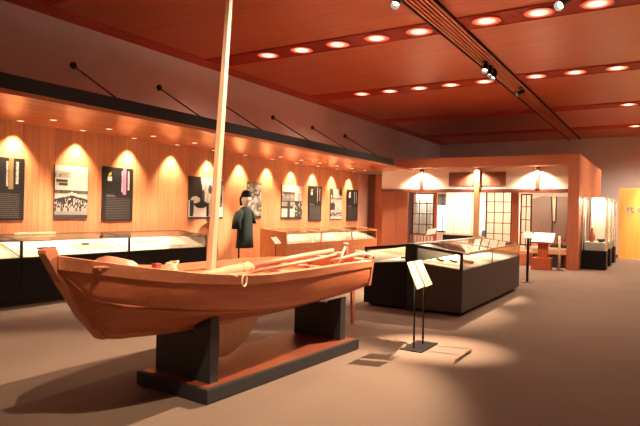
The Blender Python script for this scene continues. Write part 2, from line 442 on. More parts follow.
track_spot((-3.3, 15.3, 4.79), (-9.0, 10.9, 1.3), 'single black spotlight far along the slatted beam', 4500, 10, .8)
track_spot((-1.5, 1.6, 4.74), (-3.40, 3.4, 1.5), 'unseen black spotlight added behind the viewer as fill for mast and hull', 520, 62, 1)  # added fill lamp out of view, brightens the mast and hull side
track_spot((-1.37, 9.0, 4.74), (-3.45, 3.6, 1.0), 'black spotlight at the nearest strip, upper right, turned to the boat', 3000, 46)
track_spot((-3.5, 7.75, 4.74), (-3.3, 4.8, .9), 'black spotlight at the near end of the slatted beam, top of picture', 200, 44)
track_spot((-4.6, 5.75, 4.74), (-2.25, 6.2, 0), 'black spotlight above the boat turned to the reading stand', 3800, 18.5, 1)

# ------------------------------------------------------------------ canopy over the wall cases
XC = -7.2; ZS = 2.97
cp = thing('wall_canopy', 'long wooden canopy with black front beam over the wall display', 'canopy', (-8.4, 8, ZS))
obj('soffit_board', MB().box(XL+.03, XC, YB, 17.55, ZS, ZS+.05), M['soffit'], cp, label='warm wooden soffit')
obj('fascia', MB().box(XC-.08, XC, YB, 16.0, ZS+.05, 3.22), M['fascia'], cp, label='matt black front beam')
obj('edge_strip', MB().box(XC, XC+.012, YB, 17.55, ZS-.01, ZS+.05), M['pavwood_h'], cp)
for k in range(8):
    yy = 6.54+2.11*(k-1)
    if yy > 17.5: continue
    rd = obj('tie_rod', MB().tube([(XL, yy, 4.2), (-7.55, yy, 3.02)], .016, 8), M['black'], cp)
    obj('wall_bracket', MB().tube([(XL, yy, 4.2), (XL+.05, yy, 4.17)], [.075, .05], 12), M['black'], rd)
# soffit downlights: one over each bay, plus an outer row aimed at the cases
YS = [5.42+1.2*k for k in range(11)]
cd = thing('soffit_downlight', '', 'downlight', (0, 0, 0))
obj('rim', ring_mesh(.045, .06, -.008, 0, 16), M['frame'], cd); obj('lamp_disc', MB().lathe([(.045, -.006), (.045, -.002)], n=16), M['smalllamp'], cd)
f1 = True; SD = []
for i, yy in enumerate([4.22]+YS):
    lab = 'tiny recessed downlight beside the wall, number %s counted from the near end of the soffit' % ORD[i]
    lab = 'tiny recessed wall downlight, %s from the left along the canopy soffit' % ORD[i]
    loc = (-9.37, yy, ZS)
    if f1: cd.location = loc; WL[cd.name] = loc; cd['label'] = lab; cd['group'] = 'downlights in the canopy soffit'; d = cd; f1 = False
    else: d = dup(cd, loc, lab, 'downlights in the canopy soffit')
    SD.append((d, 0))
for i, yy in enumerate([5.6, 6.7, 7.75, 8.9, 12.1, 13.1, 14.1, 15.1, 16.1, 17.0]):
    loc = (-8.72, yy, ZS)
    d = dup(cd, loc, 'tiny recessed case downlight, %s from the left in the outer soffit row' % ORD[i], 'downlights in the canopy soffit')
    SD.append((d, 1))
for d, kind in SD:
    x, yy, z = WL[d.name]
    if kind == 0: spot('lamp', d, (x, yy, z-.02), (x-.09, yy, 0), 200, 80, .75, WARM, .02)
    else: spot('lamp', d, (x, yy, z-.02), (x-.02, yy, .7), 230, 92, .9, (1, .82, .62), .03)

# ------------------------------------------------------------------ panels and photographs on the wood wall
XW = XL+.03
def text_panel(y0, y1, z0, z1, label, stripe, mark, lines=13):
    t = thing('wall_text_panel', label, 'wall panel', (XW, (y0+y1)/2, z0), 'black text panels on the wood wall')
    obj('board', MB().box(XW, XW+.025, y0, y1, z0, z1), M['panelblack'], t)
    W_ = y1-y0; H_ = z1-z0; xf = XW+.0255; rnd = random.Random(int(y0*100))
    ys0 = y0+W_*.66
    if stripe: obj('title_stripe', MB().box(xf, xf+.001, ys0, ys0+W_*.10, z1-H_*.50, z1-.005), M[stripe], t)
    mb = MB()
    for c, (yy, wd) in enumerate(((ys0+W_*.15, .065), (ys0-W_*.055 if stripe else ys0-W_*.02, .045))):
        zz = z1-H_*.06
        for k in range(9 if c == 0 else 12):
            ch = H_*.030 if c else H_*.036
            w2 = W_*wd
            # small bundles of strokes standing for the title characters
            mb.box(xf, xf+.002, yy, yy+w2, zz-ch*.18, zz); mb.box(xf, xf+.002, yy, yy+w2, zz-ch*.75, zz-ch*.55)
            xx = yy+w2*rnd.uniform(.2, .6); mb.box(xf, xf+.002, xx, xx+w2*.25, zz-ch*.85, zz-ch*.05)
            zz -= ch*1.12
    obj('title_text', mb, M['white'], t)
    mb = MB()
    zb = z0+H_*.44
    mb.box(xf, xf+.001, y0+W_*.12, y0+W_*.38, zb+.035, zb+.05); mb.box(xf, xf+.001, y0+W_*.12, y0+W_*.42, zb+.01, zb+.025)
    for k in range(lines):
        zz = zb-.02-k*(H_*.40/lines); yy = y0+W_*.12
        while yy < y1-W_*.1:
            wd = rnd.uniform(.012, .05); wd = min(wd, y1-W_*.1-yy+.004)
            mb.box(xf, xf+.001, yy, yy+wd, zz-.008, zz); yy += wd+rnd.uniform(.005, .012)
    obj('body_text', mb, M['texttint'], t)
    if mark:
        mb = MB().box(xf, xf+.001, y0+W_*.16, y0+W_*.29, z1-H_*.26, z1-H_*.18)
        obj('white_mark', mb, M['white'], t)
        obj('logo_mark', MB().prism([(y0+W_*.17, z1-H_*.165), (y0+W_*.21, z1-H_*.11), (y0+W_*.28, z1-H_*.09), (y0+W_*.27, z1-H_*.155)], 0, xf, xf+.001), M['yellowmark'] if mark == 2 else M['white'], t)
    return t
text_panel(4.80, 5.61, 1.27, 2.34, 'black text panel at the left edge with gold title stripe', 'goldstripe', 0)
text_panel(7.21, 7.96, 1.25, 2.345, 'black text panel with pink title stripe and yellow leaf mark', 'pinkstripe', 2)
text_panel(14.8, 15.58, 1.23, 2.345, 'tall black text panel between the stacked photographs, above the wooden cases', None, 1)
text_panel(17.3, 18.12, 1.23, 2.34, 'black text panel farthest along the wood wall', None, 1)

def print_mesh(y0, y1, z0, z1, nx, nz, fn):
    me = bpy.data.meshes.new('print'); vs = []; fs = []; cols = []
    for j in range(nz):
        for i in range(nx):
            a = y0+(y1-y0)*i/nx; b = y0+(y1-y0)*(i+1)/nx; c = z1-(z1-z0)*j/nz; d = z1-(z1-z0)*(j+1)/nz
            k = len(vs); vs += [(XW+.0262, a, c), (XW+.0262, b, c), (XW+.0262, b, d), (XW+.0262, a, d)]; fs.append((k, k+3, k+2, k+1))
            g = max(0.01, min(1, fn((i+.5)/nx, (j+.5)/nz)))
            g = g**1.5*.72; cols += [(g*.97, g*.86, g*.74, 1)]*4
    me.from_pydata(vs, [], fs); at = me.color_attributes.new('print', 'FLOAT_COLOR', 'POINT')
    for k, c in enumerate(cols): at.data[k].color = c
    return me
def hn(x, y): return (math.sin(x*127.1+y*311.7)*43758.5453) % 1
def photograph(y0, y1, z0, z1, label, fn, nx=56, nz=60):
    t = thing('wall_photograph', label, 'photograph', (XW, (y0+y1)/2, z0), 'black and white photographs on the wood wall')
    obj('backing', MB().box(XW, XW+.025, y0, y1, z0, z1), M['standblack'], t)
    me = print_mesh(y0+.006, y1-.006, z0+.006, z1-.006, nx, nz, fn); me.materials.append(M['print'])
    o = bpy.data.objects.new('photo_print', me); C.objects.link(o); o.parent = t; me.transform(Matrix.Translation(-Vector(WL[t.name])))
    return t
def ph_gate(u, v):
    # gate roof with a bracketed eave, trees upper left, crowd and path below
    if v < .47:
        if u < .45 and .12 < v < .24: return .2+.6*hn(int(u*50), int(v*54))
        if .04 < u < .38 and .27 < v < .38: return .12 if (v < .31 or (u > .12 and v > .34)) else .6
        return .88-.12*abs(u-.7)
    e = .50+.10*abs(u-.52)*(2 if abs(u-.52) < .25 else 1.6)
    if abs(v-e-.02) < .018: return .85
    if v < .54: return .14+.2*hn(int(u*25), 3)
    if v < e+.06: return .70
    if v < e+.10: return .10
    if v < .80: return .12+(.6 if hn(int(u*38), int(v*26)) > .58 else 0)
    if v < .86: return .65 if hn(int(u*16), 9) > .35 else .2
    if v < .93: return .5+.1*u
    return .18
def ph_horse(u, v):
    # dark backdrop, pale hooded rider on a dark horse with pale haunch, foliage on the right
    if v > .965: return .05
    g = .86
    if u < .32+.11*v/.6 and v < .56: g = .07
    if (u-.46)**2/.012+(v-.10)**2/.014 < 1: g = .92
    if .36+.06*v < u < .64 and .16 < v < .66: g = .80+.12*math.sin(u*60+v*9)
    if (u-.60)**2/.003+(v-.29)**2/.012 < 1: g = .2
    if (u-.41)**2/.0012+(v-.47)**2/.03 < 1: g = .25
    if (u-.33)**2/.034+(v-.66)**2/.009 < 1: g = .10
    if (u-.19)**2/.017+(v-.55)**2/.006 < 1: g = .74
    if .02+.03*(1-v) < u < .14-.05*max(0, v-.8) and .57 < v < .95: g = .10
    if .50 < u < .60-.04*v and .62 < v < .95: g = .12
    if .80 < u < .97 and .05 < v < .72: g = .12 if hn(int(u*60), int(v*44)) > .35 else .5
    return g
def ph_two(u, v):
    if abs(v-.49) < .012 or v > .96: return .05
    if v < .49:
        if v > .45: return .4
        if u < .62 and .2 < v < .45: return .22 if v < .28 and u > .06 else (.3+.35*hn(int(u*18), int(v*22)))
        if u > .75 and v > .22: return .62
        return .92
    if u < .62:
        if .62 < v < .70 and u < .56: return .10
        if .28 < u < .40 and v < .95: return .12
        if v < .62: return .35+.3*hn(int(u*14), int(v*30))
        return .78
    return .12+.5*(hn(int(u*20), int(v*20)) > .72)
def ph_three(u, v):
    for s in (.36, .72):
        if abs(v-s) < .012: return .7
    if v < .36: return .2+.65*(hn(int(u*9), int(v*5)) > .45)*(1 if v < .3 else .4)
    if v < .72: return .12 if u < .38 and v > .44+.3*abs(u-.2) else (.55+.3*hn(int(u*12), int(v*16)) if v < .68 else .3)
    return .55 if v < .8 else (.15+.5*(hn(int(u*14), int(v*30)) > .7) if v < .92 else .7)
def ph_small(u, v): return .15+.55*hn(int(u*9), int(v*16)) if v < .95 else .05
photograph(6.18, 6.88, 1.30, 2.30, 'black and white photograph of a temple gate roof and crowd', ph_gate)
photograph(9.58, 10.80, 1.30, 2.31, 'black and white photograph of a pale hooded rider on a dark horse, behind the mast', ph_horse, 70, 60)
photograph(11.75, 12.38, 1.31, 2.29, 'grainy brown photograph half hidden behind the green-coated mannequin', ph_small, 24, 32)
photograph(13.34, 14.44, 1.29, 2.31, 'large photograph sheet of two stacked pictures, house above, tree below', ph_two, 48, 40)
photograph(16.16, 16.93, 1.29, 2.32, 'narrow photograph sheet of three stacked pictures', ph_three, 36, 48)

# ------------------------------------------------------------------ black wall cases (left) and wooden wall cases (right)
def wall_case(y0, y1, body, label, wood_case, end_near, end_far, group):
    xf, xb = -8.30, -9.12; zb, zf, zr = (.73, .99, 1.06) if not wood_case else (.66, .97, 1.05)
    t = thing('wall_display_case', label, 'display case', ((xf+xb)/2, y0, 0), group)
    ym = (y0+y1)/2
    obj('cabinet', MB().box(xb, xf, y0+.004, y1-.004, .06, zb), M[body], t)
    obj('plinth', MB().box(xb+.03, xf-.05, y0+.01, y1-.01, 0, .06), M['black'], t)
    obj('lining', MB().prism([(xf-.03, zb), (xf-.03, zb+.012), (xb+.25, zb+.19), (xb+.03, zb+.21), (xb+.03, zb)], 1, y0+.02, y1-.02).box(xb+.015, xb+.03, y0+.02, y1-.02, zb, zr-.03), M['lining'], t, label='white cloth lining')
    fr = MB(); e = .018
    mfr = M['casewood'] if wood_case else M['black']
    for yy in (y0+.004, y1-.004-e): fr.box(xf-e, xf, yy, yy+e, zb, zf); fr.box(xb, xb+e, yy, yy+e, zb, zr)
    th = .035 if wood_case else .008
    fr.box(xf-.02, xf, y0+.004, y1-.004, zf-th, zf)
    fr.box(xb, xb+.02, y0+.004, y1-.004, zr-th, zr)
    for yy in (y0+.004, y1-.004-e): fr.prism([(xf, zf-th), (xf, zf), (xb, zr), (xb, zr-th)], 1, yy, yy+e)
    obj('frame', fr, mfr, t)
    obj('front_glass', MB().box(xf-.012, xf-.006, y0+.024, y1-.024, zb, zf-th), M['glass'], t)
    obj('top_glass', MB().prism([(xf-.02, zf-.010), (xf-.02, zf-.004), (xb+.02, zr-.004), (xb+.02, zr-.010)], 1, y0+.024, y1-.024), M['glass'], t)
    for flag, yy in ((end_near, y0+.005), (end_far, y1-.011)):
        if flag: obj('end_glass', MB().prism([(xf-.02, zb), (xf-.02, zf-th), (xb+.02, zr-th), (xb+.02, zb)], 1, yy, yy+.006), M['glass'], t)
    obj('lock', MB().tube([(xf, y0+.32, zb-.12), (xf+.006, y0+.32, zb-.12)], .012, 10).tube([(xf, y1-.32, zb-.12), (xf+.006, y1-.32, zb-.12)], .012, 10), M['metal'], t)
    return t
wall_case(2.84, 4.86, 'caseblack', 'black glass-topped wall case at the left picture edge', False, True, False, 'black glass-topped cases along the left wall')
wall_case(4.86, 6.87, 'caseblack', 'black glass-topped wall case behind the boat bow', False, False, False, 'black glass-topped cases along the left wall')
wall_case(6.87, 8.9, 'caseblack', 'black glass-topped wall case ending beside the mast', False, False, True, 'black glass-topped cases along the left wall')
wall_case(11.86, 13.58, 'casewood', 'orange wooden wall case nearest the green-coated mannequin', True, False, False, 'wooden glass-topped cases along the left wall')
wall_case(13.58, 15.4, 'casewood', 'middle one of the three orange wooden wall cases', True, False, False, 'wooden glass-topped cases along the left wall')
wall_case(15.4, 17.2, 'casewood', 'orange wooden wall case farthest along the wood wall', True, False, True, 'wooden glass-topped cases along the left wall')
ep = obj('case_end_panel', MB().prism([(-8.28, 0), (-8.28, .985), (-9.12, 1.065), (-9.12, 0)], 1, 11.8, 11.855), M['casewood'])
tag(ep, 'tall orange wooden end panel closing the near end of the wooden cases', 'panel')

# contents of wall cases: sheets and small objects
def slab_on(x0, x1, y0, y1, zoff, th, mat, name, label, cat, zb=.73, group=None):
    # rests on the sloped lining of a wall case
    xf, xb = -8.33, -8.87
    zl = lambda x: zb+.012+.178*(xf-x)/(xf-xb)
    o = obj(name, MB().prism([(x1, zl(x1)+zoff), (x0, zl(x0)+zoff), (x0, zl(x0)+zoff+th), (x1, zl(x1)+zoff+th)], 1, y0, y1), M[mat])
    return tag(o, label, cat, group)
slab_on(-8.82, -8.5, 3.6, 4.6, .001, .012, 'oldpaper', 'document_sheet', 'pale document in the case at the left picture edge', 'document')
slab_on(-8.84, -8.50, 5.1, 5.75, .001, .012, 'paper', 'document_sheet', 'bright white sheet nearest the left picture edge in the case behind the bow', 'document')
slab_on(-8.84, -8.48, 5.95, 6.7, .001, .010, 'oldpaper', 'document_sheet', 'cream sheet in the case behind the bow, left of the case divider', 'document')
slab_on(-8.70, -8.66, 6.16, 6.3, .012, .02, 'ink', 'ink_stick', 'small dark ink stick lying on the cream sheet', 'ink stick')
slab_on(-8.60, -8.56, 5.28, 5.6, .014, .018, 'ink', 'writing_brush', 'thin dark brush lying on the bright white sheet behind the bow', 'brush')
slab_on(-8.84, -8.46, 7.05, 8.55, .001, .012, 'paper', 'document_scroll', 'long unrolled white scroll in the case beside the mast', 'scroll')
slab_on(-8.74, -8.62, 7.3, 7.9, .014, .012, 'oldpaper', 'folded_booklet', 'folded cream booklet lying on the long scroll', 'booklet')
slab_on(-8.84, -8.46, 12.2, 13.2, .001, .012, 'paper', 'document_sheet', 'white sheet inside the wooden case nearest the mannequin', 'document', .66)
slab_on(-8.84, -8.46, 13.9, 15.0, .001, .012, 'paper', 'document_sheet', 'white sheet inside the middle wooden case', 'document', .66)
slab_on(-8.84, -8.46, 15.7, 16.8, .001, .012, 'paper', 'document_sheet', 'white sheet inside the farthest wooden case', 'document', .66)
t = thing('case_caption_box', 'white caption block on the glass top of the case behind the bow', 'caption', (-9.0, 5.4, 1.04))
obj('block', MB().box(-9.02, -8.96, 5.15, 5.85, 1.052, 1.085), M['cream'], t)

# small caption stand in front of the wooden case end
t = thing('caption_stand', 'small white caption card on a thin post before the wooden end panel', 'caption stand', (-8.05, 11.05, 0))
obj('post', MB().tube([(-8.05, 11.05, .01), (-8.05, 11.05, .78)], .01, 8), M['metal'], t)
obj('foot', MB().lathe([(.12, 0), (.12, .01), (.02, .016)], (-8.05, 11.05, 0), 20), M['metal'], t)
obj('card', MB().obox((-8.03, 11.05, .81), (.085, .04, -.02), (-.0, .0, .0), (.005, .0, .009)) if False else MB().obox((-8.05, 11.05, .81), (.075, .0, -.085*.9), (.012, .10, .006), (.004, 0, .004)), M['white'], t)

# ------------------------------------------------------------------ mannequin
mx_, my_ = -8.9, 10.9
t = thing('mannequin', 'mannequin in dark green tunic and black cap on a thin post', 'mannequin', (mx_, my_, 0))
obj('post', MB().tube([(mx_, my_-.22, .015), (mx_, my_-.22, 1.0)], .022, 10).lathe([(.22, 0), (.22, .012), (.03, .02)], (mx_, my_-.1, 0), 24), M['metal'], t)
def ell(cx, cy, z, rx, ry, n=20, p=2.4):
    out = []
    for k in range(n):
        a = 2*PI*k/n; c, s_ = math.cos(a), math.sin(a)
        out.append((cx+rx*math.copysign(abs(c)**(2/p), c), cy+ry*math.copysign(abs(s_)**(2/p), s_), z))
    return out
tun = MB()
prof = [(.59, .16, .265), (.66, .16, .26), (.9, .155, .235), (1.15, .15, .22), (1.35, .15, .22), (1.48, .14, .215), (1.55, .12, .17), (1.60, .08, .10), (1.615, .06, .07)]
rings = []
for z, rx, ry in prof:
    rg = ell(mx_, my_, z, rx, ry, 32)
    if z < 1.3:   # soft folds in the skirt
        rg = [(mx_+(x-mx_)*(1+.05*math.sin(k*2*PI/32*7)*(1.3-z)), my_+(yv-my_)*(1+.03*math.sin(k*2*PI/32*7)*(1.3-z)), z+ (.012*math.sin(k*1.7) if z == .60 else 0)) for k, (x, yv, _) in enumerate(rg)]
    rings.append(rg)
tun.loft(rings)
obj('tunic', tun, M['green'], t)
for sg in (-1, 1):
    sl = MB(); L = .40 if sg < 0 else .30
    path = [(0, .14, 1.51), (0, .24, 1.44), (.0, .32, 1.28), (.02, .35, 1.06 if sg < 0 else 1.2)]
    rad = [(.07, .07), (.11, .10), (.12, .10), (.135, .105)]
    rr = []
    for (px, py, pz), (ra, rb) in zip(path, rad):
        if sg > 0: py *= .55; rb *= .6; px += .06
        rr.append([(mx_+px+ra*math.cos(2*PI*k/16), my_+sg*(py+rb*math.sin(2*PI*k/16)*.9), pz+(.04*math.sin(2*PI*k/16) if pz > 1.4 else 0)) for k in range(16)])
    sl.loft(rr)
    obj('sleeve', sl, M['green'], t)
obj('neck', MB().tube([(mx_+.0, my_, 1.60), (mx_+.01, my_, 1.68)], [.06, .055], 14), M['mask'], t)
hd = MB(); hr = []
for k in range(11):
    a = PI*k/10; z = 1.785-.165*math.cos(a); s_ = math.sin(a)
    w_ = .116*s_ if k > 4 else .104*s_**.8
    hr.append([(mx_+.02+(w_*1.12+.004)*math.cos(2*PI*j/18)+(.018 if (k in (4, 5) and j in (0,)) else 0), my_+(w_*.92+.004)*math.sin(2*PI*j/18), z) for j in range(18)])
hd.loft(hr)
hd.ball((mx_+.155, my_, 1.775), .022, .018, .035)     # nose
for sg in (-1, 1): hd.ball((mx_+.0, my_+sg*.106, 1.79), .025, .012, .035)
head = obj('head', hd, M['mask'], t, label='white faceless mannequin head')
cap = MB()
cr = []
for z, rx, ry in ((1.855, .138, .118), (1.89, .140, .120), (1.95, .126, .108), (2.01, .088, .078), (2.035, .03, .03)):
    cr.append(ell(mx_+.015, my_, z, rx, ry, 20, 2))
cap.loft(cr)
cap.loft([ell(mx_-.075, my_-.03, 1.87, .06, .085, 14, 2), ell(mx_-.105, my_-.03, 1.78, .04, .075, 14, 2), ell(mx_-.12, my_-.03, 1.64, .02, .045, 14, 2)])
obj('cap', cap, M['capblack'], t, label='black cap with a cloth falling behind')

# ------------------------------------------------------------------ boat stand
bs = thing('boat_stand', 'low black plinth with two upright slabs carrying the boat', 'stand', (-3.4, 4.45, 0))
def rotq(cx, cy, hx, hy, a):
    ux, uy = math.cos(a), math.sin(a); return (ux*hx, uy*hx, 0), (-uy*hy, ux*hy, 0)
A = R(-3.0)
ax, ay = rotq(0, 0, .435, 1.17, A)
bc = Vector((-3.40, 4.475, .06))
obj('base', MB().obox(bc, ax, ay, (0, 0, .058), .006), M['standblack'], bs)
ax2, ay2 = rotq(0, 0, .405, 1.14, A)
obj('base_top', MB().obox((bc.x, bc.y, .1185), ax2, ay2, (0, 0, .003)), M['standtop'], bs, label='reddish brown top of the plinth')
for sgn, zt in ((-1, .62), (1, .60)):
    c = Vector((bc.x, bc.y, 0))+Vector(ay).normalized()*(sgn*1.0+.0)
    a3, b3 = rotq(0, 0, .335 if sgn < 0 else .32, .045 if sgn < 0 else .05, A)
    ax_n = Vector(a3)
    # slab with a V-notch on top that cradles the hull
    up = MB(); c0 = c-Vector(b3); c1 = c+Vector(b3)
    zs_edge, zs_in, zs_mid = (.655, .562, .522) if sgn < 0 else (.598, .542, .508)
    def pr_(cc, s, z): q = cc+ax_n*s; return (q.x, q.y, z)
    prof = [(-1, .121), (1, .121), (1, zs_edge), (.44, zs_in), (.42, zs_mid), (-.42, zs_mid), (-.44, zs_in), (-1, zs_edge)]
    up.loft([[pr_(c0, s, z) for s, z in prof], [pr_(c1, s, z) for s, z in prof]], smooth=False)
    obj('upright_slab', up, M['standblack'], bs)

# ------------------------------------------------------------------ boat
AXB = -3.45
bt = thing('wooden_boat', 'slender wooden sailing boat with tall mast on the black stand', 'boat', (AXB, 4.3, .53))
def lerp_tab(tab, yv):
    for i in range(len(tab)-1):
        a, b = tab[i], tab[i+1]
        if yv <= b[0] or i == len(tab)-2:
            f = (yv-a[0])/(b[0]-a[0]); return [a[k]+(b[k]-a[k])*f for k in range(1, len(a))]
#        y     bg    zg     bc    zc    bk   zk
ST = [(2.235, .050, 1.212, .046, 1.14, .040, 1.11),
      (2.32, .183, 1.194, .105, 1.03, .055, .985),
      (2.43, .258, 1.172, .182, .912, .060, .85),
      (2.52, .310, 1.155, .232, .888, .064, .735),
      (2.62, .358, 1.137, .276, .868, .068, .635),
      (2.70, .385, 1.123, .300, .852, .073, .606),
      (2.86, .435, 1.098, .340, .818, .085, .592),
      (3.19, .520, 1.050, .410, .765, .10, .566),
      (3.72, .590, 1.005, .480, .697, .115, .545),
      (4.10, .604, 1.000, .495, .668, .12, .536),
      (4.57, .610, .997, .500, .648, .12, .532),
      (5.07, .575, .995, .470, .640, .11, .532),
      (5.60, .515, .980, .440, .640, .10, .545),
      (6.08, .440, .965, .405, .665, .08, .575)]
def smooth_tab(tab, n):
    # Catmull-Rom through the stations
    out = []
    for i in range(len(tab)-1):
        p0 = tab[max(i-1, 0)]; p1 = tab[i]; p2 = tab[i+1]; p3 = tab[min(i+2, len(tab)-1)]
        for j in range(n):
            u = j/n
            out.append([.5*((2*b)+(-a+c)*u+(2*a-5*b+4*c-d)*u*u+(-a+3*b-3*c+d)*u**3) for a, b, c, d in zip(p0, p1, p2, p3)])
    out.append(list(tab[-1])); return out
SM = smooth_tab(ST, 4)
def side(sg, f0, f1, th, lo=None):
    """one strake between two levels; f: 0 keel edge, 1 chine, 2 gunwale"""
    def P(s, f, off):
        y_, bg, zg, bc_, zc, bk, zk = s
        if f <= 1: b, z = bk+(bc_-bk)*f, zk+(zc-zk)*f
        else:
            g = f-1; b, z = bc_+(bg-bc_)*g+.02*math.sin(PI*g)*min(1, bg*2), zc+(zg-zc)*g
        return (AXB+sg*(b+off), y_, z)
    rings = []
    nf = 6
    for s in SM:
        outp = [P(s, f0+(f1-f0)*k/nf, 0) for k in range(nf+1)]
        inn = [P(s, f0+(f1-f0)*k/nf, -th) for k in range(nf+1)]
        rings.append(outp+inn[::-1])
    return rings
for sg in (1, -1):
    obj('side_plank', MB().loft(side(sg, .985, 1.97, .022)), M['hull'], bt)
    obj('bottom_plank', MB().loft(side(sg, 0, .99, .03)), M['hull_dark'], bt, label='darker lower plank of the hull')
    # gunwale wale: thick band along the top edge
    rings = []
    for s in SM:
        y_, bg, zg, bc_, zc, bk, zk = s
        th = .02 if y_ > 2.3 else .012
        d = .075 if y_ > 3 else .085
        slope = (bg-bc_)/(zg-zc)
        b0 = bg-slope*d
        rings.append([(AXB+sg*(bg+th), y_, zg), (AXB+sg*(b0+th+.006), y_, zg-d), (AXB+sg*(b0+.004), y_, zg-d-.004), (AXB+sg*(b0-.02), y_, zg-d+.01), (AXB+sg*max(.03, bg-.045), y_, zg-.012), (AXB+sg*max(.03, bg-.045), y_, zg+.006)])
    obj('gunwale', MB().loft(rings, smooth=False), M['gunwale'], bt)
# keel plank
rings = []
for s in SM:
    y_, bg, zg, bc_, zc, bk, zk = s
    rings.append([(AXB-bk-.012, y_, zk+.012), (AXB+bk+.012, y_, zk+.012), (AXB+bk, y_, zk-.022), (AXB-bk, y_, zk-.022)])
obj('keel_plank', MB().loft(rings, smooth=False), M['hull_dark'], bt)
# stem post: broad raked board rising above the sheer
stem = MB()
pts = [(2.155, 1.252), (2.152, 1.232), (2.285, 1.01), (2.43, .785), (2.60, .592), (2.72, .585), (2.53, .785), (2.37, 1.01), (2.245, 1.225), (2.225, 1.268)]
stem.loft([[(AXB-.045, a, b) for a, b in pts], [(AXB+.045, a, b) for a, b in pts]], smooth=False)
obj('stem_post', stem, M['gunwale'], bt)
# transom, slightly raked
s = ST[-1]
obj('transom', MB().loft([[(AXB-s[1]-.03, yy+.02, s[2]+.02), (AXB+s[1]+.03, yy+.02, s[2]+.02), (AXB+s[3]+.03, yy, s[4]), (AXB+s[5]+.02, yy-.01, s[6]-.02), (AXB-s[5]-.02, yy-.01, s[6]-.02), (AXB-s[3]-.03, yy, s[4])] for yy in (6.07, 6.11)], smooth=False), M['gunwale'], bt)
# floor boards, thwarts, bow deck
rings = []
for s in SM:
    if 2.55 < s[0] < 6.05:
        f = .35; zc = s[4]; b = s[3]+(s[1]-s[3])*f-.04; z = s[4]+(s[2]-s[4])*f
        rings.append([(AXB-b, s[0], z), (AXB+b, s[0], z), (AXB+b, s[0], z-.02), (AXB-b, s[0], z-.02)])
obj('floor_boards', MB().loft(rings, smooth=False), M['hull'], bt)
for yy in (3.1, 3.76, 4.75, 5.5):
    b = lerp_tab(ST, yy); hb = b[0]-.03; z = b[1]-.07
    obj('thwart', MB().box(AXB-hb, AXB+hb, yy-.07, yy+.07, z-.03, z), M['pinkwood'], bt)
obj('side_bench', MB().box(AXB-.50, AXB-.12, 3.26, 3.62, .965, .985), M['pinkwood'], bt)
# rounded bow cover
cov = MB(); rg = []
for k in range(9):
    a = PI*k/8
    rg.append([(AXB-.14, 2.76-.18*math.cos(a), 1.03+.145*math.sin(a)), (AXB+.10, 2.76-.128*math.cos(a), 1.04+.118*math.sin(a)), (AXB+.10, 2.76-.128*math.cos(a), .98), (AXB-.14, 2.76-.135*math.cos(a), .98)])
cov.loft(rg); obj('bow_cover', cov, M['pinkwood'], bt, label='rounded pale wooden cover rising above the bow')
# mast
obj('mast', MB().loft([[(AXB+dx+sx_*w2, yv+sy_*w2, z) for sx_, sy_ in ((-1, -1), (1, -1), (1, 1), (-1, 1))] for dx, yv, z, w2 in ((0, 3.745, .80, .030), (0, 3.76, 1.02, .030), (0, 3.84, 2.22, .026), (.01, 3.915, 3.47, .021), (.015, 3.96, 4.2, .018))], smooth=False), M['mast'], bt, label='tall pale square mast leaning slightly aft')
obj('leeboard_fin', MB().prism([(3.87, .555), (4.46, .548), (4.43, .46), (4.34, .363), (4.24, .28), (4.117, .22), (4.0, .188), (3.87, .193)], 0, AXB-.015, AXB+.02), M['mast'], bt, label='curved golden board hanging below the keel')
obj('rudder_blade', MB().prism([(6.115, .93), (6.165, .93), (6.20, .60), (6.215, .16), (6.165, .14), (6.13, .60)], 0, -3.31, -3.28), M['gunwale'], bt, label='narrow wooden rudder blade hanging behind the stern')
# strake pegs and cleat by the bow, rope becket
q = SM[8]
obj('cleat', MB().box(AXB+.235, AXB+.268, 2.39, 2.45, 1.12, 1.15, .005).tube([(AXB+.245, 2.36, 1.14), (AXB+.265, 2.42, 1.14), (AXB+.285, 2.48, 1.135)], .012, 8), M['pinkwood'], bt)
obj('stern_post', MB().tube([(-3.22, 5.83, .93), (-3.20, 5.80, 1.165)], [.028, .024], 10).lathe([(.02, 0), (.034, .006), (.034, .02), (.02, .026)], (-3.20, 5.80, 1.155), 14), M['pinkwood'], bt, label='pale wooden post standing at the stern')
obj('stern_crutch', MB().tube([(-3.12, 5.50, .96), (-3.17, 5.66, 1.06), (-3.20, 5.78, 1.13)], .014, 8), M['mast'], bt)
obj('stern_block', MB().box(AXB-.25, AXB+.42, 5.86, 5.94, .955, 1.0, .008).box(AXB+.02, AXB+.18, 5.84, 6.0, 1.0, 1.055, .02), M['pinkwood'], bt)
# things lying in the boat
def roll_path(): return [(-3.30, 3.36, .985), (-3.33, 3.60, .990), (-3.37, 3.85, .995), (-3.40, 4.14, 1.005), (-3.40, 4.18, 1.007)]
rs = thing('rolled_sail', 'furled pale sail rolled on its yard, lying along the boat', 'sail', (-3.4, 4.0, .94))
obj('sail_roll', MB().tube([(-3.15, 3.10, .985), (-3.22, 3.45, .99), (-3.27, 3.80, 1.0), (-3.30, 4.10, 1.007), (-3.31, 4.14, 1.008)], [.03, .042, .05, .052, .045], 14), M['sail'], rs)
obj('yard', MB().tube([(-3.31, 4.10, 1.008), (-3.42, 5.2, 1.045), (-3.47, 5.95, 1.07)], [.032, .03, .024], 12), M['pinkwood'], rs, label='bare wooden yard end beyond the sail roll')
for c_ in ((-3.29, 3.98, 1.003), (-3.302, 4.1, 1.006)): obj('tie_rope', MB().torus(c_, .053, .006, (-.1, 1, .03)), M['rope'], rs)
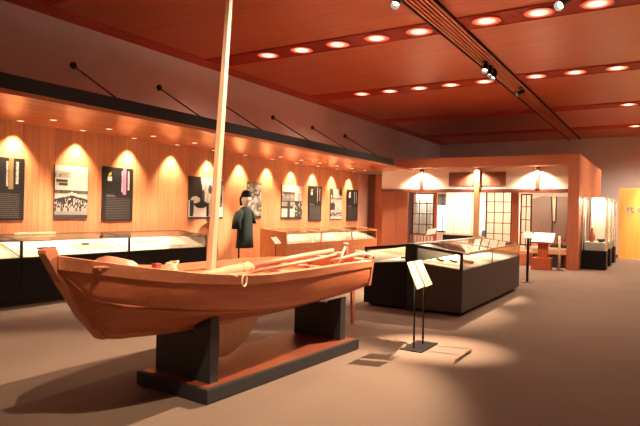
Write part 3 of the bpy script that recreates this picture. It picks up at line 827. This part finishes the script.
tag(obj('oar', MB().tube([(-3.12, 3.9, .99), (-3.28, 5.2, 1.01), (-3.36, 5.86, 1.035)], [.016, .018, .014], 10).box(-3.16, -3.10, 3.5, 3.92, .984, .996), M['pinkwood']), 'slim wooden oar lying between the sail roll and the near gunwale', 'oar')
rl = obj('rope_loop', MB().torus((-2.82, 3.46, .985), .045, .007, (1, .25, 0)).tube([(-2.84, 3.40, 1.02), (-2.95, 3.42, 1.035), (-3.1, 3.46, 1.0)], .007, 6), M['rope'])
tag(rl, 'pale rope loop hanging over the near gunwale amidships', 'rope')
rc = MB()
for k in range(5): rc.torus((-3.72, 3.53, 0.998+.013*k), .055-.006*k, .012, (.1, .05, 1))
rc.tube([(-3.72, 3.53, 1.0), (-3.75, 3.56, 1.065), (-3.70, 3.60, 1.07), (-3.67, 3.50, 1.0)], .012, 8)
tag(obj('rope_coil', rc, M['rope']), 'knotted pale rope coil on the side bench left of the mast', 'rope')
tag(obj('wooden_block', MB().box(-3.75, -3.69, 3.34, 3.40, .986, 1.068, .006), M['redwood']), 'small red wooden block standing left of the rope coil in the boat', 'block')
an = MB().tube([(-3.18, 5.4, .99), (-3.16, 5.65, 1.01), (-3.14, 5.98, 1.035), (-3.05, 6.16, 1.03)], [.02, .022, .024, .02], 10).tube([(-3.06, 6.14, 1.03), (-3.16, 6.18, 1.05), (-3.24, 6.12, 1.07)], [.02, .016, .01], 8).tube([(-3.06, 6.14, 1.03), (-2.97, 6.06, 1.03)], [.018, .01], 8)
tag(obj('wooden_anchor', an, M['pinkwood']), 'pale wooden hook anchor lying over the stern', 'anchor')

# ------------------------------------------------------------------ reading stand in front of the boat
rsn = thing('reading_stand', 'low reading stand with two cream slanted text boards on thin posts', 'sign stand', (-2.38, 6.15, 0))
obj('base_plate', MB().box(-2.52, -2.26, 5.88, 6.42, 0, .012, .003), M['metal'], rsn)
for i, yy in enumerate((6.0, 6.28)):
    obj('post', MB().tube([(-2.40, yy, .012), (-2.40, yy, .86)], .012, 8), M['metal'], rsn)
# plate corners: top edge (x -2.42, z 1.0), bottom edge (x -2.25, z .735)
def board_(ta, tb, ba, bb):
    T0, T1 = Vector((-2.435, ta, .998)), Vector((-2.435, tb, 1.0)); B0, B1 = Vector((-2.25, ba, .73)), Vector((-2.25, bb, .738))
    n = (T1-T0).cross(B0-T0).normalized()*.006
    return MB().loft([[T0-n, T1-n, B1-n, B0-n], [T0+n, T1+n, B1+n, B0+n]], smooth=False)
obj('text_board', board_(5.84, 6.005, 5.69, 5.885), M['cream'], rsn)
obj('text_board', board_(6.06, 6.25, 5.945, 6.14), M['cream'], rsn)

# ------------------------------------------------------------------ centre island: two sloped glass cases back to back
def island(right):
    sg = 1 if right else -1
    xi, xo = (-3.345, -2.57) if right else (-3.45, -4.22)
    y0, y1 = 8.3, 12.2
    body = 'casebrown' if right else 'caseblack'
    lab = 'long dark brown sloped glass case facing the aisle' if right else 'dark sloped glass case behind the boat stern, back half of the island'
    t = thing('island_display_case', lab, 'display case', ((xi+xo)/2, (y0+y1)/2, 0), 'island cases in the middle of the hall')
    X = lambda a: xi+(xo-xi)*a
    obj('cabinet', MB().prism([(X(0), .06), (X(1), .06), (X(1), .705), (X(0), .78)], 1, y0, y1), M[body], t)
    obj('plinth', MB().box(X(.06), X(.92), y0+.06, y1-.06, .03, .06), M['black'], t)
    cs = MB()
    for a in (.12, .86):
        for yy in (y0+.12, y1-.12): cs.tube([(X(a)-.012, yy, .02), (X(a)+.012, yy, .02)], .02, 12).box(X(a)-.015, X(a)+.015, yy-.012, yy+.012, .02, .04)
    obj('casters', cs, M['metal'], t)
    obj('lining', MB().prism([(X(.03), .776), (X(.97), .708), (X(.97), .716), (X(.03), .786)], 1, y0+.03, y1-.03), M['bed'], t, label='cream cloth bed of the case')
    fr = MB(); e = .032
    def slope_bar(yy, w, h): fr.prism([(X(0), 1.062), (X(1), .972), (X(1), .972-h), (X(0), 1.062-h)], 1, yy, yy+w)
    slope_bar(y0-.01, .04, .045); fr.box(X(1)-sg*.045, X(1)+sg*.004, y0-.01, y0+.03, .70, .972, .008); fr.box(X(0), X(0)+sg*.05, y0, y0+.03, .78, 1.06)
    obj('end_frame', fr, M['black'], t, label='black rounded frame of the near end')
    fb = MB(); fr2 = fb
    fb.box(X(1)-sg*.014, X(1), y0+.03, y1, .951, .965); fb.box(X(0), X(0)+sg*.014, y0+.03, y1, 1.046, 1.06)
    for yy in (10.05, y1-.016):
        fb.box(X(1)-sg*.014, X(1), yy, yy+.016, .705, .965)
        fb.prism([(X(0), 1.06), (X(1), .965), (X(1), .953), (X(0), 1.048)], 1, yy, yy+.016)
    obj('rail_frame', fb, M['bronze'], t)
    obj('side_glass', MB().box(X(1)-sg*.010, X(1)-sg*.004, y0+.03, y1-.016, .71, .951), M['glass'], t)
    obj('top_glass', MB().prism([(X(.02), 1.052), (X(.98), .961), (X(.98), .956), (X(.02), 1.047)], 1, y0+.03, y1-.016), M['glass'], t)
    for yy in (y0+.012, y1-.01): obj('end_glass', MB().prism([(X(.05), 1.03), (X(.95), .935), (X(.95), .712), (X(.05), .785)], 1, yy, yy+.005), M['glass'], t)
    return t
island(True); island(False)
tag(obj('island_spine', MB().box(-3.45, -3.345, 8.28, 12.2, 0, 1.068), M['black']), 'black upright board closing the gap between the two island cases', 'panel')
def bedz(x): return .786-.070*(-3.345-x)/(-3.345+2.57) if x > -3.4 else .786-.070*(x+3.45)/(-4.22+3.45)
def on_bed(name, x, yv, hx, hy, h, mat, label, cat, ang=0, rot=0, group=None):
    z = bedz(x)+(.002 if name == 'document_sheet' else .010)
    sl = -.070/.775*(1 if x > -3.4 else -1)
    a = Vector((math.cos(rot), math.sin(rot), 0)); b = Vector((-math.sin(rot), math.cos(rot), 0))
    a.z = a.x*sl; b.z = b.x*sl
    o = obj(name, MB().obox((x, yv, z+h/2), a*hx, b*hy, (0, 0, h/2), min(h*.2, .004)), M[mat])
    return tag(o, label, cat, group)
on_bed('ink_case', -3.15, 8.95, .035, .12, .025, 'ink', 'long black case nearest the island end, left of two', 'writing case', rot=R(35))
on_bed('ink_case', -2.97, 9.08, .035, .12, .025, 'ink', 'long black case second from the island end, beside the pink cloth', 'writing case', rot=R(40))
on_bed('folded_cloth', -2.80, 9.28, .05, .13, .04, 'pinkitem', 'small folded pink cloth next to the black cases', 'cloth', rot=R(55))
on_bed('document_sheet', -2.97, 9.0, .30, .42, .001, 'oldpaper', 'cream mat under the black cases in the island', 'document')
on_bed('document_sheet', -2.95, 10.75, .30, .5, .006, 'paper', 'wide pale sheet in the far bay of the aisle case', 'document')
on_bed('document_sheet', -3.85, 8.85, .25, .33, .006, 'paper', 'white sheet at the near end of the back island case', 'document')
on_bed('small_box', -3.80, 9.0, .05, .07, .03, 'ink', 'small dark box on the white sheet of the back island case', 'box')
on_bed('document_sheet', -3.85, 10.9, .25, .8, .006, 'oldpaper', 'long pale sheet deep in the back island case', 'document')
for k in range(5):
    yv = 10.55+.32*k; x = -3.22
    t = thing('book_rest', 'white sheet on a slanted dark rest along the island spine, %s from the near end' % ORD[k], 'document rest', (x, yv, bedz(x)), 'slanted rests along the island spine')
    zb = bedz(-3.12)+.004
    obj('rest', MB().obox((-3.21, yv, zb+.105), (.0, .135, 0), (-.065, 0, .09), (.006, 0, .004)), M['metal'], t)
    obj('sheet', MB().obox((-3.201, yv, zb+.118), (.0, .115, 0), (-.058, 0, .080), (.003, 0, .002)), M['white'], t)
# caption post by the far end of the island
t = thing('caption_post', 'dark post with a white caption plate at the far end of the island', 'caption stand', (-2.7, 13.7, 0))
obj('post', MB().box(-2.725, -2.675, 13.68, 13.72, .012, 1.04), M['metal'], t)
obj('foot', MB().box(-2.82, -2.58, 13.55, 13.85, 0, .012), M['metal'], t)
obj('plate', MB().obox((-2.69, 13.66, 1.10), (.10, .0, 0), (.03, -.07, -.07), (0, .006, -.006)), M['white'], t)

# ------------------------------------------------------------------ Japanese house at the far end
PX0, PX1, PY = -7.84, -2.1, 17.6
hs = thing('house_facade', 'wooden house front with broad orange beam and white plaster band', 'house front', (-5, PY, 0))
obj('roof_beam', MB().box(PX0, PX1, PY, PY+.46, 3.06, 3.37), M['pavwood_h'], hs)
obj('roof_slab', MB().box(PX0, PX1, PY+.46, 23.9, 3.10, 3.37), M['pavwood_h'], hs)
obj('plaster_band', MB().box(-8.59, -2.4, 18.1, 18.16, 2.38, 3.08), M['bandwhite'], hs, label='white plaster band over the lintel')
obj('lintel', MB().box(-8.59, -2.4, 18.04, 18.18, 2.27, 2.38), M['darkwood'], hs)
obj('corner_post', MB().box(-2.40, -2.1, PY, PY+.30, 0, 3.06), M['pavwood'], hs)
sp = MB()
for k in range(7): sp.box(-2.15, -2.1, 17.9+k*.857, 17.9+(k+1)*.857-.01, 0, 3.1)
obj('side_wall', sp, M['pavwood'], hs)
for x, z0 in ((-7.08, 2.38), (-3.33, 2.38)):
    obj('strut', MB().box(x-.055, x+.055, 18.02, 18.10, z0, 3.06), M['darkwood'], hs)
obj('house_post', MB().box(-5.25, -5.09, 17.97, 18.10, .35, 3.06), M['housepost'], hs, label='pale post in the middle of the opening')
obj('end_panel', MB().box(-8.59, -7.62, 18.2, 18.26, 0, 2.27).box(-8.06, -8.03, 18.185, 18.2, 0, 2.27), M['endwood'], hs, label='plain brown panel left of the screens')
obj('platform', MB().box(-8.0, -2.45, 18.45, 21.2, 0, .42).box(-8.0, -3.6, 18.16, 18.45, 0, .36), M['pavwood_h'], hs)
obj('room_ceiling', MB().box(-8.5, -2.15, 18.2, 21.3, 2.62, 2.70), M['palewood'], hs)
obj('back_wall', MB().box(-8.5, -7.62, 20.9, 21.0, .42, 2.62).box(-7.0, -4.0, 20.9, 21.0, .42, 2.62).box(-7.62, -7.0, 20.9, 21.0, .42, .85).box(-7.62, -7.0, 20.9, 21.0, 2.25, 2.62), M['bandwhite'], hs)
obj('grey_wall', MB().box(-4.0, -2.15, 19.75, 19.85, .42, 2.62), M['greywall'], hs)
obj('return_wall', MB().box(-9.24, -8.59, 18.9, 18.96, 0, 2.97), M['pavwood'], hs)
obj('jamb', MB().box(-9.50, -9.24, 18.86, 18.98, 0, 2.97), M['darkwood'], hs)
for i, x in enumerate((-7.05, -5.18, -3.32)):
    loc = (x, 17.83, 3.06)
    d = dup(cd, loc, 'small downlight above the %s plaster band pool of the house front' % ('left', 'middle', 'right')[i], 'downlights of the house front')
    for ch in list(d.children):
        if ch.type == 'LIGHT': bpy.data.objects.remove(ch)
    spot('lamp', d, (x, 17.83, 3.04), (x, 18.05, 0), 210, 130, .8, (1, .84, .64), .02)
def shoji(x0, x1, z0, z1, yv, nc, nr, label, paper='shoji', frame='darkwood'):
    t = thing('shoji_screen', label, 'sliding screen', ((x0+x1)/2, yv, z0), 'lattice screens of the house')
    f = MB(); fw = .045
    f.box(x0, x0+fw, yv-.018, yv+.018, z0, z1).box(x1-fw, x1, yv-.018, yv+.018, z0, z1).box(x0+fw, x1-fw, yv-.018, yv+.018, z1-fw, z1).box(x0+fw, x1-fw, yv-.018, yv+.018, z0, z0+fw)
    obj('frame', f, M[frame], t)
    l = MB()
    for k in range(1, nc): xx = x0+(x1-x0)*k/nc; l.box(xx-.012, xx+.012, yv-.012, yv+.012, z0+fw, z1-fw)
    for k in range(1, nr): zz = z0+(z1-z0)*k/nr; l.box(x0+fw, x1-fw, yv-.010, yv+.010, zz-.012, zz+.012)
    obj('lattice', l, M[frame], t)
    if paper: obj('paper' if paper == 'shoji' else 'pane', MB().box(x0+fw, x1-fw, yv+.013, yv+.015, z0+fw, z1-fw), M[paper], t)
    return t
shoji(-7.62, -6.80, .80, 2.27, 18.6, 3, 4, 'dark lattice screen with glass panes, leftmost in the house', 'glass2')
shoji(-5.03, -4.18, .60, 2.33, 18.6, 3, 5, 'wide paper lattice screen right of the pale post')
shoji(-3.93, -3.57, .60, 2.25, 18.6, 2, 4, 'narrow paper lattice screen next to the grey garment')
tag(obj('screen_post', MB().box(-4.175, -3.98, 18.52, 18.66, .42, 2.62), M['pavwood']), 'brown wooden post between the two paper lattice screens', 'post')
tag(obj('screen_post', MB().box(-6.79, -6.70, 18.55, 18.65, .42, 2.62), M['pavwood']), 'slim brown post right of the glass lattice screen', 'post')
cu = MB(); n = 40
pts = [(-7.6+.62*k/n, 18.95+.025*math.sin(k*1.15)) for k in range(n+1)]
cu.loft([[(a, b, .85), (a, b+.006, .85), (a, b+.006, 2.25), (a, b, 2.25)] for a, b in pts], smooth=False)
tag(obj('curtain', cu, M['curtain']), 'pale pleated curtain behind the leftmost lattice screen', 'curtain')
# low lattice fence before the left screen
lf = thing('low_lattice', 'low reddish wooden lattice rail under the leftmost screen', 'railing', (-7.3, 18.5, .42))
f = MB().box(-7.75, -6.75, 18.46, 18.50, .42, .50).box(-7.75, -6.75, 18.46, 18.50, .78, .82)
obj('rails', f, M['pavwood_h'], lf)
f = MB()
for k in range(9): x = -7.74+k*.12; f.box(x, x+.03, 18.465, 18.495, .50, .78)
obj('bars', f, M['pavwood'], lf)
tag(obj('caption_board', MB().obox((-6.80, 18.35, .93), (.16, 0, .03), (.03, .0, .10), (0, .008, 0)), M['white']), 'white caption board leaning on the low lattice rail', 'caption')
# sliding doors, window and blind at the back
fz = [(-6.93, -6.62), (-6.62, -5.95), (-5.95, -5.30)]
for i, (a, b) in enumerate(fz):
    t = thing('sliding_door', 'plain white paper sliding door, %s of three behind the pale post' % ('leftmost', 'middle', 'rightmost')[i], 'sliding door', ((a+b)/2, 20.2, .42), 'white sliding doors')
    obj('panel', MB().box(a+.012, b-.012, 20.19, 20.215, .84, 2.40), M['fusuma'], t)
    obj('border', MB().box(a, a+.012, 20.18, 20.22, .80, 2.42).box(b-.012, b, 20.18, 20.22, .80, 2.42).box(a, b, 20.18, 20.22, .78, .84).box(a, b, 20.18, 20.22, 2.40, 2.44), M['palewood'], t)
tag(obj('door_sill', MB().box(-7.0, -5.2, 20.1, 20.3, .42, .78), M['caseblack']), 'dark raised sill under the white sliding doors', 'sill')
wd = struct('window_1', MB().box(-7.62, -7.58, 20.88, 20.98, .85, 2.25).box(-7.04, -7.0, 20.88, 20.98, .85, 2.25).box(-7.58, -7.04, 20.88, 20.98, .85, .90).box(-7.58, -7.04, 20.88, 20.98, 2.2, 2.25).box(-7.32, -7.295, 20.9, 20.96, .9, 2.2), M['caseblack'])
obj('window_pane', MB().box(-7.58, -7.04, 20.955, 20.965, .9, 2.2), M['daylight'], wd, label='pane with bluish light behind it')
bl = MB()
for k in range(18): bl.tube([(-7.62, 20.85, 2.30-k*.024), (-6.98, 20.85, 2.30-k*.024)], .013, 6)
tag(obj('reed_blind', bl, M['blind']), 'rolled reed blind over the bluish window', 'blind')
tag(obj('blue_pot', MB().lathe([(.05, 0), (.085, .05), (.09, .13), (.06, .2), (.07, .22)], (-5.42, 19.9, .42+.36), 18), M['bluecloth']), 'small blue pot on the sill beside the pale post', 'pot')
WL_fix = bpy.data.objects['blue_pot']
tag(obj('pot_shelf', MB().box(-5.55, -5.28, 19.78, 20.05, .42, .78), M['palewood']), 'pale low stand under the blue pot', 'stand')
# noren cloth on the plaster band
tag(obj('valance_cloth', MB().loft([[(a, 18.09-.012-.006*math.sin(k*2.2), 2.48), (a, 18.09-.012-.006*math.sin(k*2.2), 2.93), (a, 18.098, 2.93), (a, 18.098, 2.48)] for k, a in enumerate([-6.13+.0925*j for j in range(21)])], smooth=False), M['noren']), 'brown cloth panel hung across the plaster band', 'cloth')
# hanging grey garment with an open neck
g = thing('hanging_garment', 'grey garment spread on the wall behind the lectern', 'garment', (-3.12, 19.7, .9))
def GY(k): return 19.66-.02*math.sin(k*1.9)
body = [(-3.44, 2.22), (-3.17, 2.20), (-3.12, 1.40), (-3.04, 1.40), (-3.04, 2.20), (-2.72, 2.20), (-2.48, 2.10), (-2.48, .85), (-2.70, .83), (-2.705, 1.50), (-2.72, .80), (-3.46, .80), (-3.475, 1.50), (-3.48, .83), (-3.80, .85), (-3.78, 2.12)]
obj('cloth', MB().prism(body, 1, 19.66, 19.70), M['kimono'], g)
obj('lining', MB().prism([(-3.17, 2.12), (-3.05, 2.12), (-3.02, 1.38), (-3.14, 1.38)], 1, 19.705, 19.715), M['kimono_in'], g)
obj('collar', MB().prism([(-3.20, 2.20), (-3.16, 2.21), (-3.11, 1.40), (-3.12, .95), (-3.15, .95), (-3.15, 1.40)], 1, 19.645, 19.66).prism([(-3.00, 2.20), (-3.04, 2.21), (-3.05, 1.40), (-3.09, 1.35), (-3.06, 1.30), (-3.01, 1.40)], 1, 19.645, 19.66), M['ink'], g)
obj('hanger_bar', MB().tube([(-3.7, 19.68, 2.0), (-2.6, 19.68, 2.0)], .015, 8) if False else MB().tube([(-3.68, 19.72, 1.98), (-2.62, 19.72, 1.98)], .012, 8), M['darkwood'], g)
# bench and chest under the garment
b_ = thing('low_bench', 'low pale two-board bench behind the lectern', 'bench', (-3.0, 18.4, 0))
obj('top_board', MB().box(-3.5, -2.46, 18.18, 18.44, .52, .60), M['palewood'], b_)
obj('front_board', MB().box(-3.5, -2.46, 18.2, 18.24, .40, .50), M['palewood'], b_)
for x in (-3.45, -2.55): obj('leg', MB().box(x, x+.06, 18.26, 18.40, 0, .52), M['darkwood'], b_)
tag(obj('dark_crate', MB().box(-2.95, -2.6, 18.22, 18.42, .0, .36, .01).box(-2.97, -2.58, 18.21, 18.43, .30, .34), M['ink']), 'dark crate tucked beneath the low bench', 'crate')
tag(obj('dark_tray', MB().box(-2.95, -2.5, 18.22, 18.42, .60, .68, .01).tube([(-2.9, 18.3, .70), (-2.6, 18.3, .70)], .03, 8), M['ink']), 'dark tray of tools on top of the low bench', 'tray')
# lectern
lc = thing('lectern', 'orange wooden lectern with a bright white slanted top', 'lectern', (-3.0, 17.3, 0))
obj('foot', MB().box(-3.28, -2.76, 17.1, 17.5, 0, .34, .01), M['lecwood'], lc)
obj('column', MB().box(-3.12, -2.86, 17.2, 17.4, .34, .78), M['lecwood'], lc)
obj('desk', MB().prism([(17.08, .76), (17.08, .80), (17.42, 1.05), (17.46, 1.05), (17.42, .98), (17.3, .76)], 0, -3.29, -2.68), M['lecwood'], lc)
obj('screen_face', MB().prism([(17.075, .805), (17.415, 1.056), (17.412, 1.062), (17.072, .811)], 0, -3.27, -2.69), M['leclight'], lc)
t = thing('barrier_post', 'thin pale post beside the corner post of the house', 'post', (-2.8, 17.22, 0))
obj('pole', MB().tube([(-2.56, 17.4, .012), (-2.56, 17.4, .98)], .035, 10), M['palewood'], t); obj('foot', MB().lathe([(.12, 0), (.12, .012), (.04, .02)], (-2.56, 17.4, 0), 18), M['metal'], t)
# house lamps (ceiling panel lamps inside the room)
for i, (x, yv, pw) in enumerate(((-6.3, 19.3, 22), (-4.6, 19.5, 40), (-3.1, 18.9, 20))):
    t = thing('room_lamp', 'flat ceiling lamp inside the house, %s of three' % ('left', 'middle', 'right')[i], 'ceiling light', (x, yv, 2.62), 'lamps inside the house')
    obj('housing', MB().box(x-.3, x+.3, yv-.12, yv+.12, 2.58, 2.62, .006), M['frame'], t)
    area('lamp', t, (x, yv, 2.57), (x, yv, 0), pw, .5, .2, (1, .88, .70))
t = thing('room_lamp', 'narrow added lamp brightening the curtain behind the leftmost lattice screen', 'ceiling light', (-7.3, 18.76, 2.62), 'lamps inside the house')
obj('housing', MB().box(-7.55, -7.0, 18.73, 18.79, 2.58, 2.62, .006), M['frame'], t)
area('lamp', t, (-7.3, 18.76, 2.57), (-7.3, 18.8, 0), 26, .5, .05, (1, .9, .76))  # added fill so the curtain shows bright through the panes
t = thing('room_lamp', 'lamp behind the paper screens of the house', 'ceiling light', (-4.4, 20.3, 2.62), 'lamps inside the house')
obj('housing', MB().box(-4.7, -4.1, 20.1, 20.3, 2.58, 2.62, .006), M['frame'], t)
area('lamp', t, (-4.4, 20.2, 2.57), (-4.4, 19.6, 1.2), 50, .5, .2, (1, .86, .66))

# ------------------------------------------------------------------ tall glass cases by the right wall
def tall_case(y0, label, item):
    x0, x1 = -2.08, -1.43; d = .65; y1 = y0+d
    t = thing('tall_glass_case', label, 'display case', ((x0+x1)/2, y0+d/2, 0), 'tall glass cases beside the house')
    obj('base', MB().box(x0, x1, y0, y1, 0, .56), M['caseblack'], t)
    f = MB(); e = .022
    for xx in (x0, x1-e):
        for yy in (y0, y1-e): f.box(xx, xx+e, yy, yy+e, .56, 2.17)
    f.box(x0, x1, y0, y0+e, 2.14, 2.17).box(x0, x1, y1-e, y1, 2.14, 2.17).box(x0, x0+e, y0, y1, 2.14, 2.17).box(x1-e, x1, y0, y1, 2.14, 2.17)
    obj('frame', f, M['frame'], t)
    obj('top_cover', MB().box(x0+e, x1-e, y0+e, y1-e, 2.145, 2.165), M['frame'], t)
    for nm, a in (('front_glass', (x0+e, x1-e, y0+.004, y0+.010)), ('back_glass', (x0+e, x1-e, y1-.010, y1-.004))): obj(nm, MB().box(*a, .56, 2.14), M['glass'], t)
    for xx in (x0+.004, x1-.010): obj('side_glass', MB().box(xx, xx+.006, y0+e, y1-e, .56, 2.14), M['glass'], t)
    obj('back_board', MB().box(x0+.2, x1-.1, y1-.07, y1-.05, .81, 2.1), M['lining'], t)
    obj('pedestal', MB().box(x0+.06, x1-.06, y0+.12, y1-.1, .56, .81), M['white'], t)
    area('case_lamp', t, ((x0+x1)/2, y0+d/2, 2.13), ((x0+x1)/2, y0+d/2, 0), 26, .4, .4, (1, .86, .68))
    return t
tall_case(18.35, 'tall glass case nearest the house corner post', 0)
tall_case(19.9, 'second tall glass case, behind the one with the brown vase', 0)
tall_case(21.6, 'tall glass case farthest back, next to the yellow panel', 0)
tag(obj('brown_vase', MB().lathe([(.05, 0), (.085, .06), (.095, .14), (.07, .24), (.035, .31), (.03, .38), (.045, .42)], (-1.84, 18.65, .812), 22), M['vase']), 'slender brown vase standing in the nearest tall glass case', 'vase')
tag(obj('dark_bowl', MB().lathe([(.04, 0), (.09, .03), (.12, .08), (.115, .09), (.08, .05)], (-1.60, 18.70, .812), 20), M['ink']), 'dark bowl beside the brown vase in the tall case', 'bowl')
tag(obj('pale_jar', MB().lathe([(.06, 0), (.11, .1), (.12, .22), (.06, .34), (.07, .38)], (-1.75, 20.2, .812), 20), M['lining']), 'pale jar in the second tall glass case', 'jar')
tag(obj('pale_figure', MB().lathe([(.07, 0), (.08, .2), (.05, .4), (.06, .5), (.02, .58)], (-1.75, 21.9, .812), 20), M['lining']), 'pale figurine in the tall glass case farthest back', 'figurine')

# ------------------------------------------------------------------ yellow partition with lettering
yp = thing('title_partition', 'bright yellow orange partition with black characters on white discs', 'partition', (0, 24.6, 0))
obj('panel', MB().box(-1.5, 2.6, 24.5, 24.75, 0, 2.71), M['yellowpanel'], yp)
for k, ch in enumerate('代の'):
    cx = -1.12+.37*k
    ds = obj('letter_disc', MB().tube([(cx, 24.50, 1.85), (cx, 24.492, 1.85)], .165, 24), M['oldpaper'], yp)
    cu_ = bpy.data.curves.new('glyph', 'FONT'); cu_.body = ch; cu_.size = .26; cu_.align_x = 'CENTER'; cu_.align_y = 'CENTER'; cu_.extrude = .002
    to = bpy.data.objects.new('glyph_tmp', cu_); C.objects.link(to)
    bpy.context.view_layer.update()
    me = bpy.data.meshes.new_from_object(to.evaluated_get(bpy.context.evaluated_depsgraph_get()))
    bpy.data.objects.remove(to)
    me.transform(Matrix.Translation((cx, 24.489, 1.85)) @ Matrix.Rotation(PI/2, 4, 'X')); me.transform(Matrix.Translation(-Vector(WL[yp.name])))
    lo = bpy.data.objects.new('letter', me); me.materials.append(M['ink']); C.objects.link(lo); lo.parent = ds
track_spot((-.6, 23.2, 4.7), (-.5, 24.5, 1.0), 'black spotlight over the yellow partition', 850, 36, 1, (1, .84, .52))
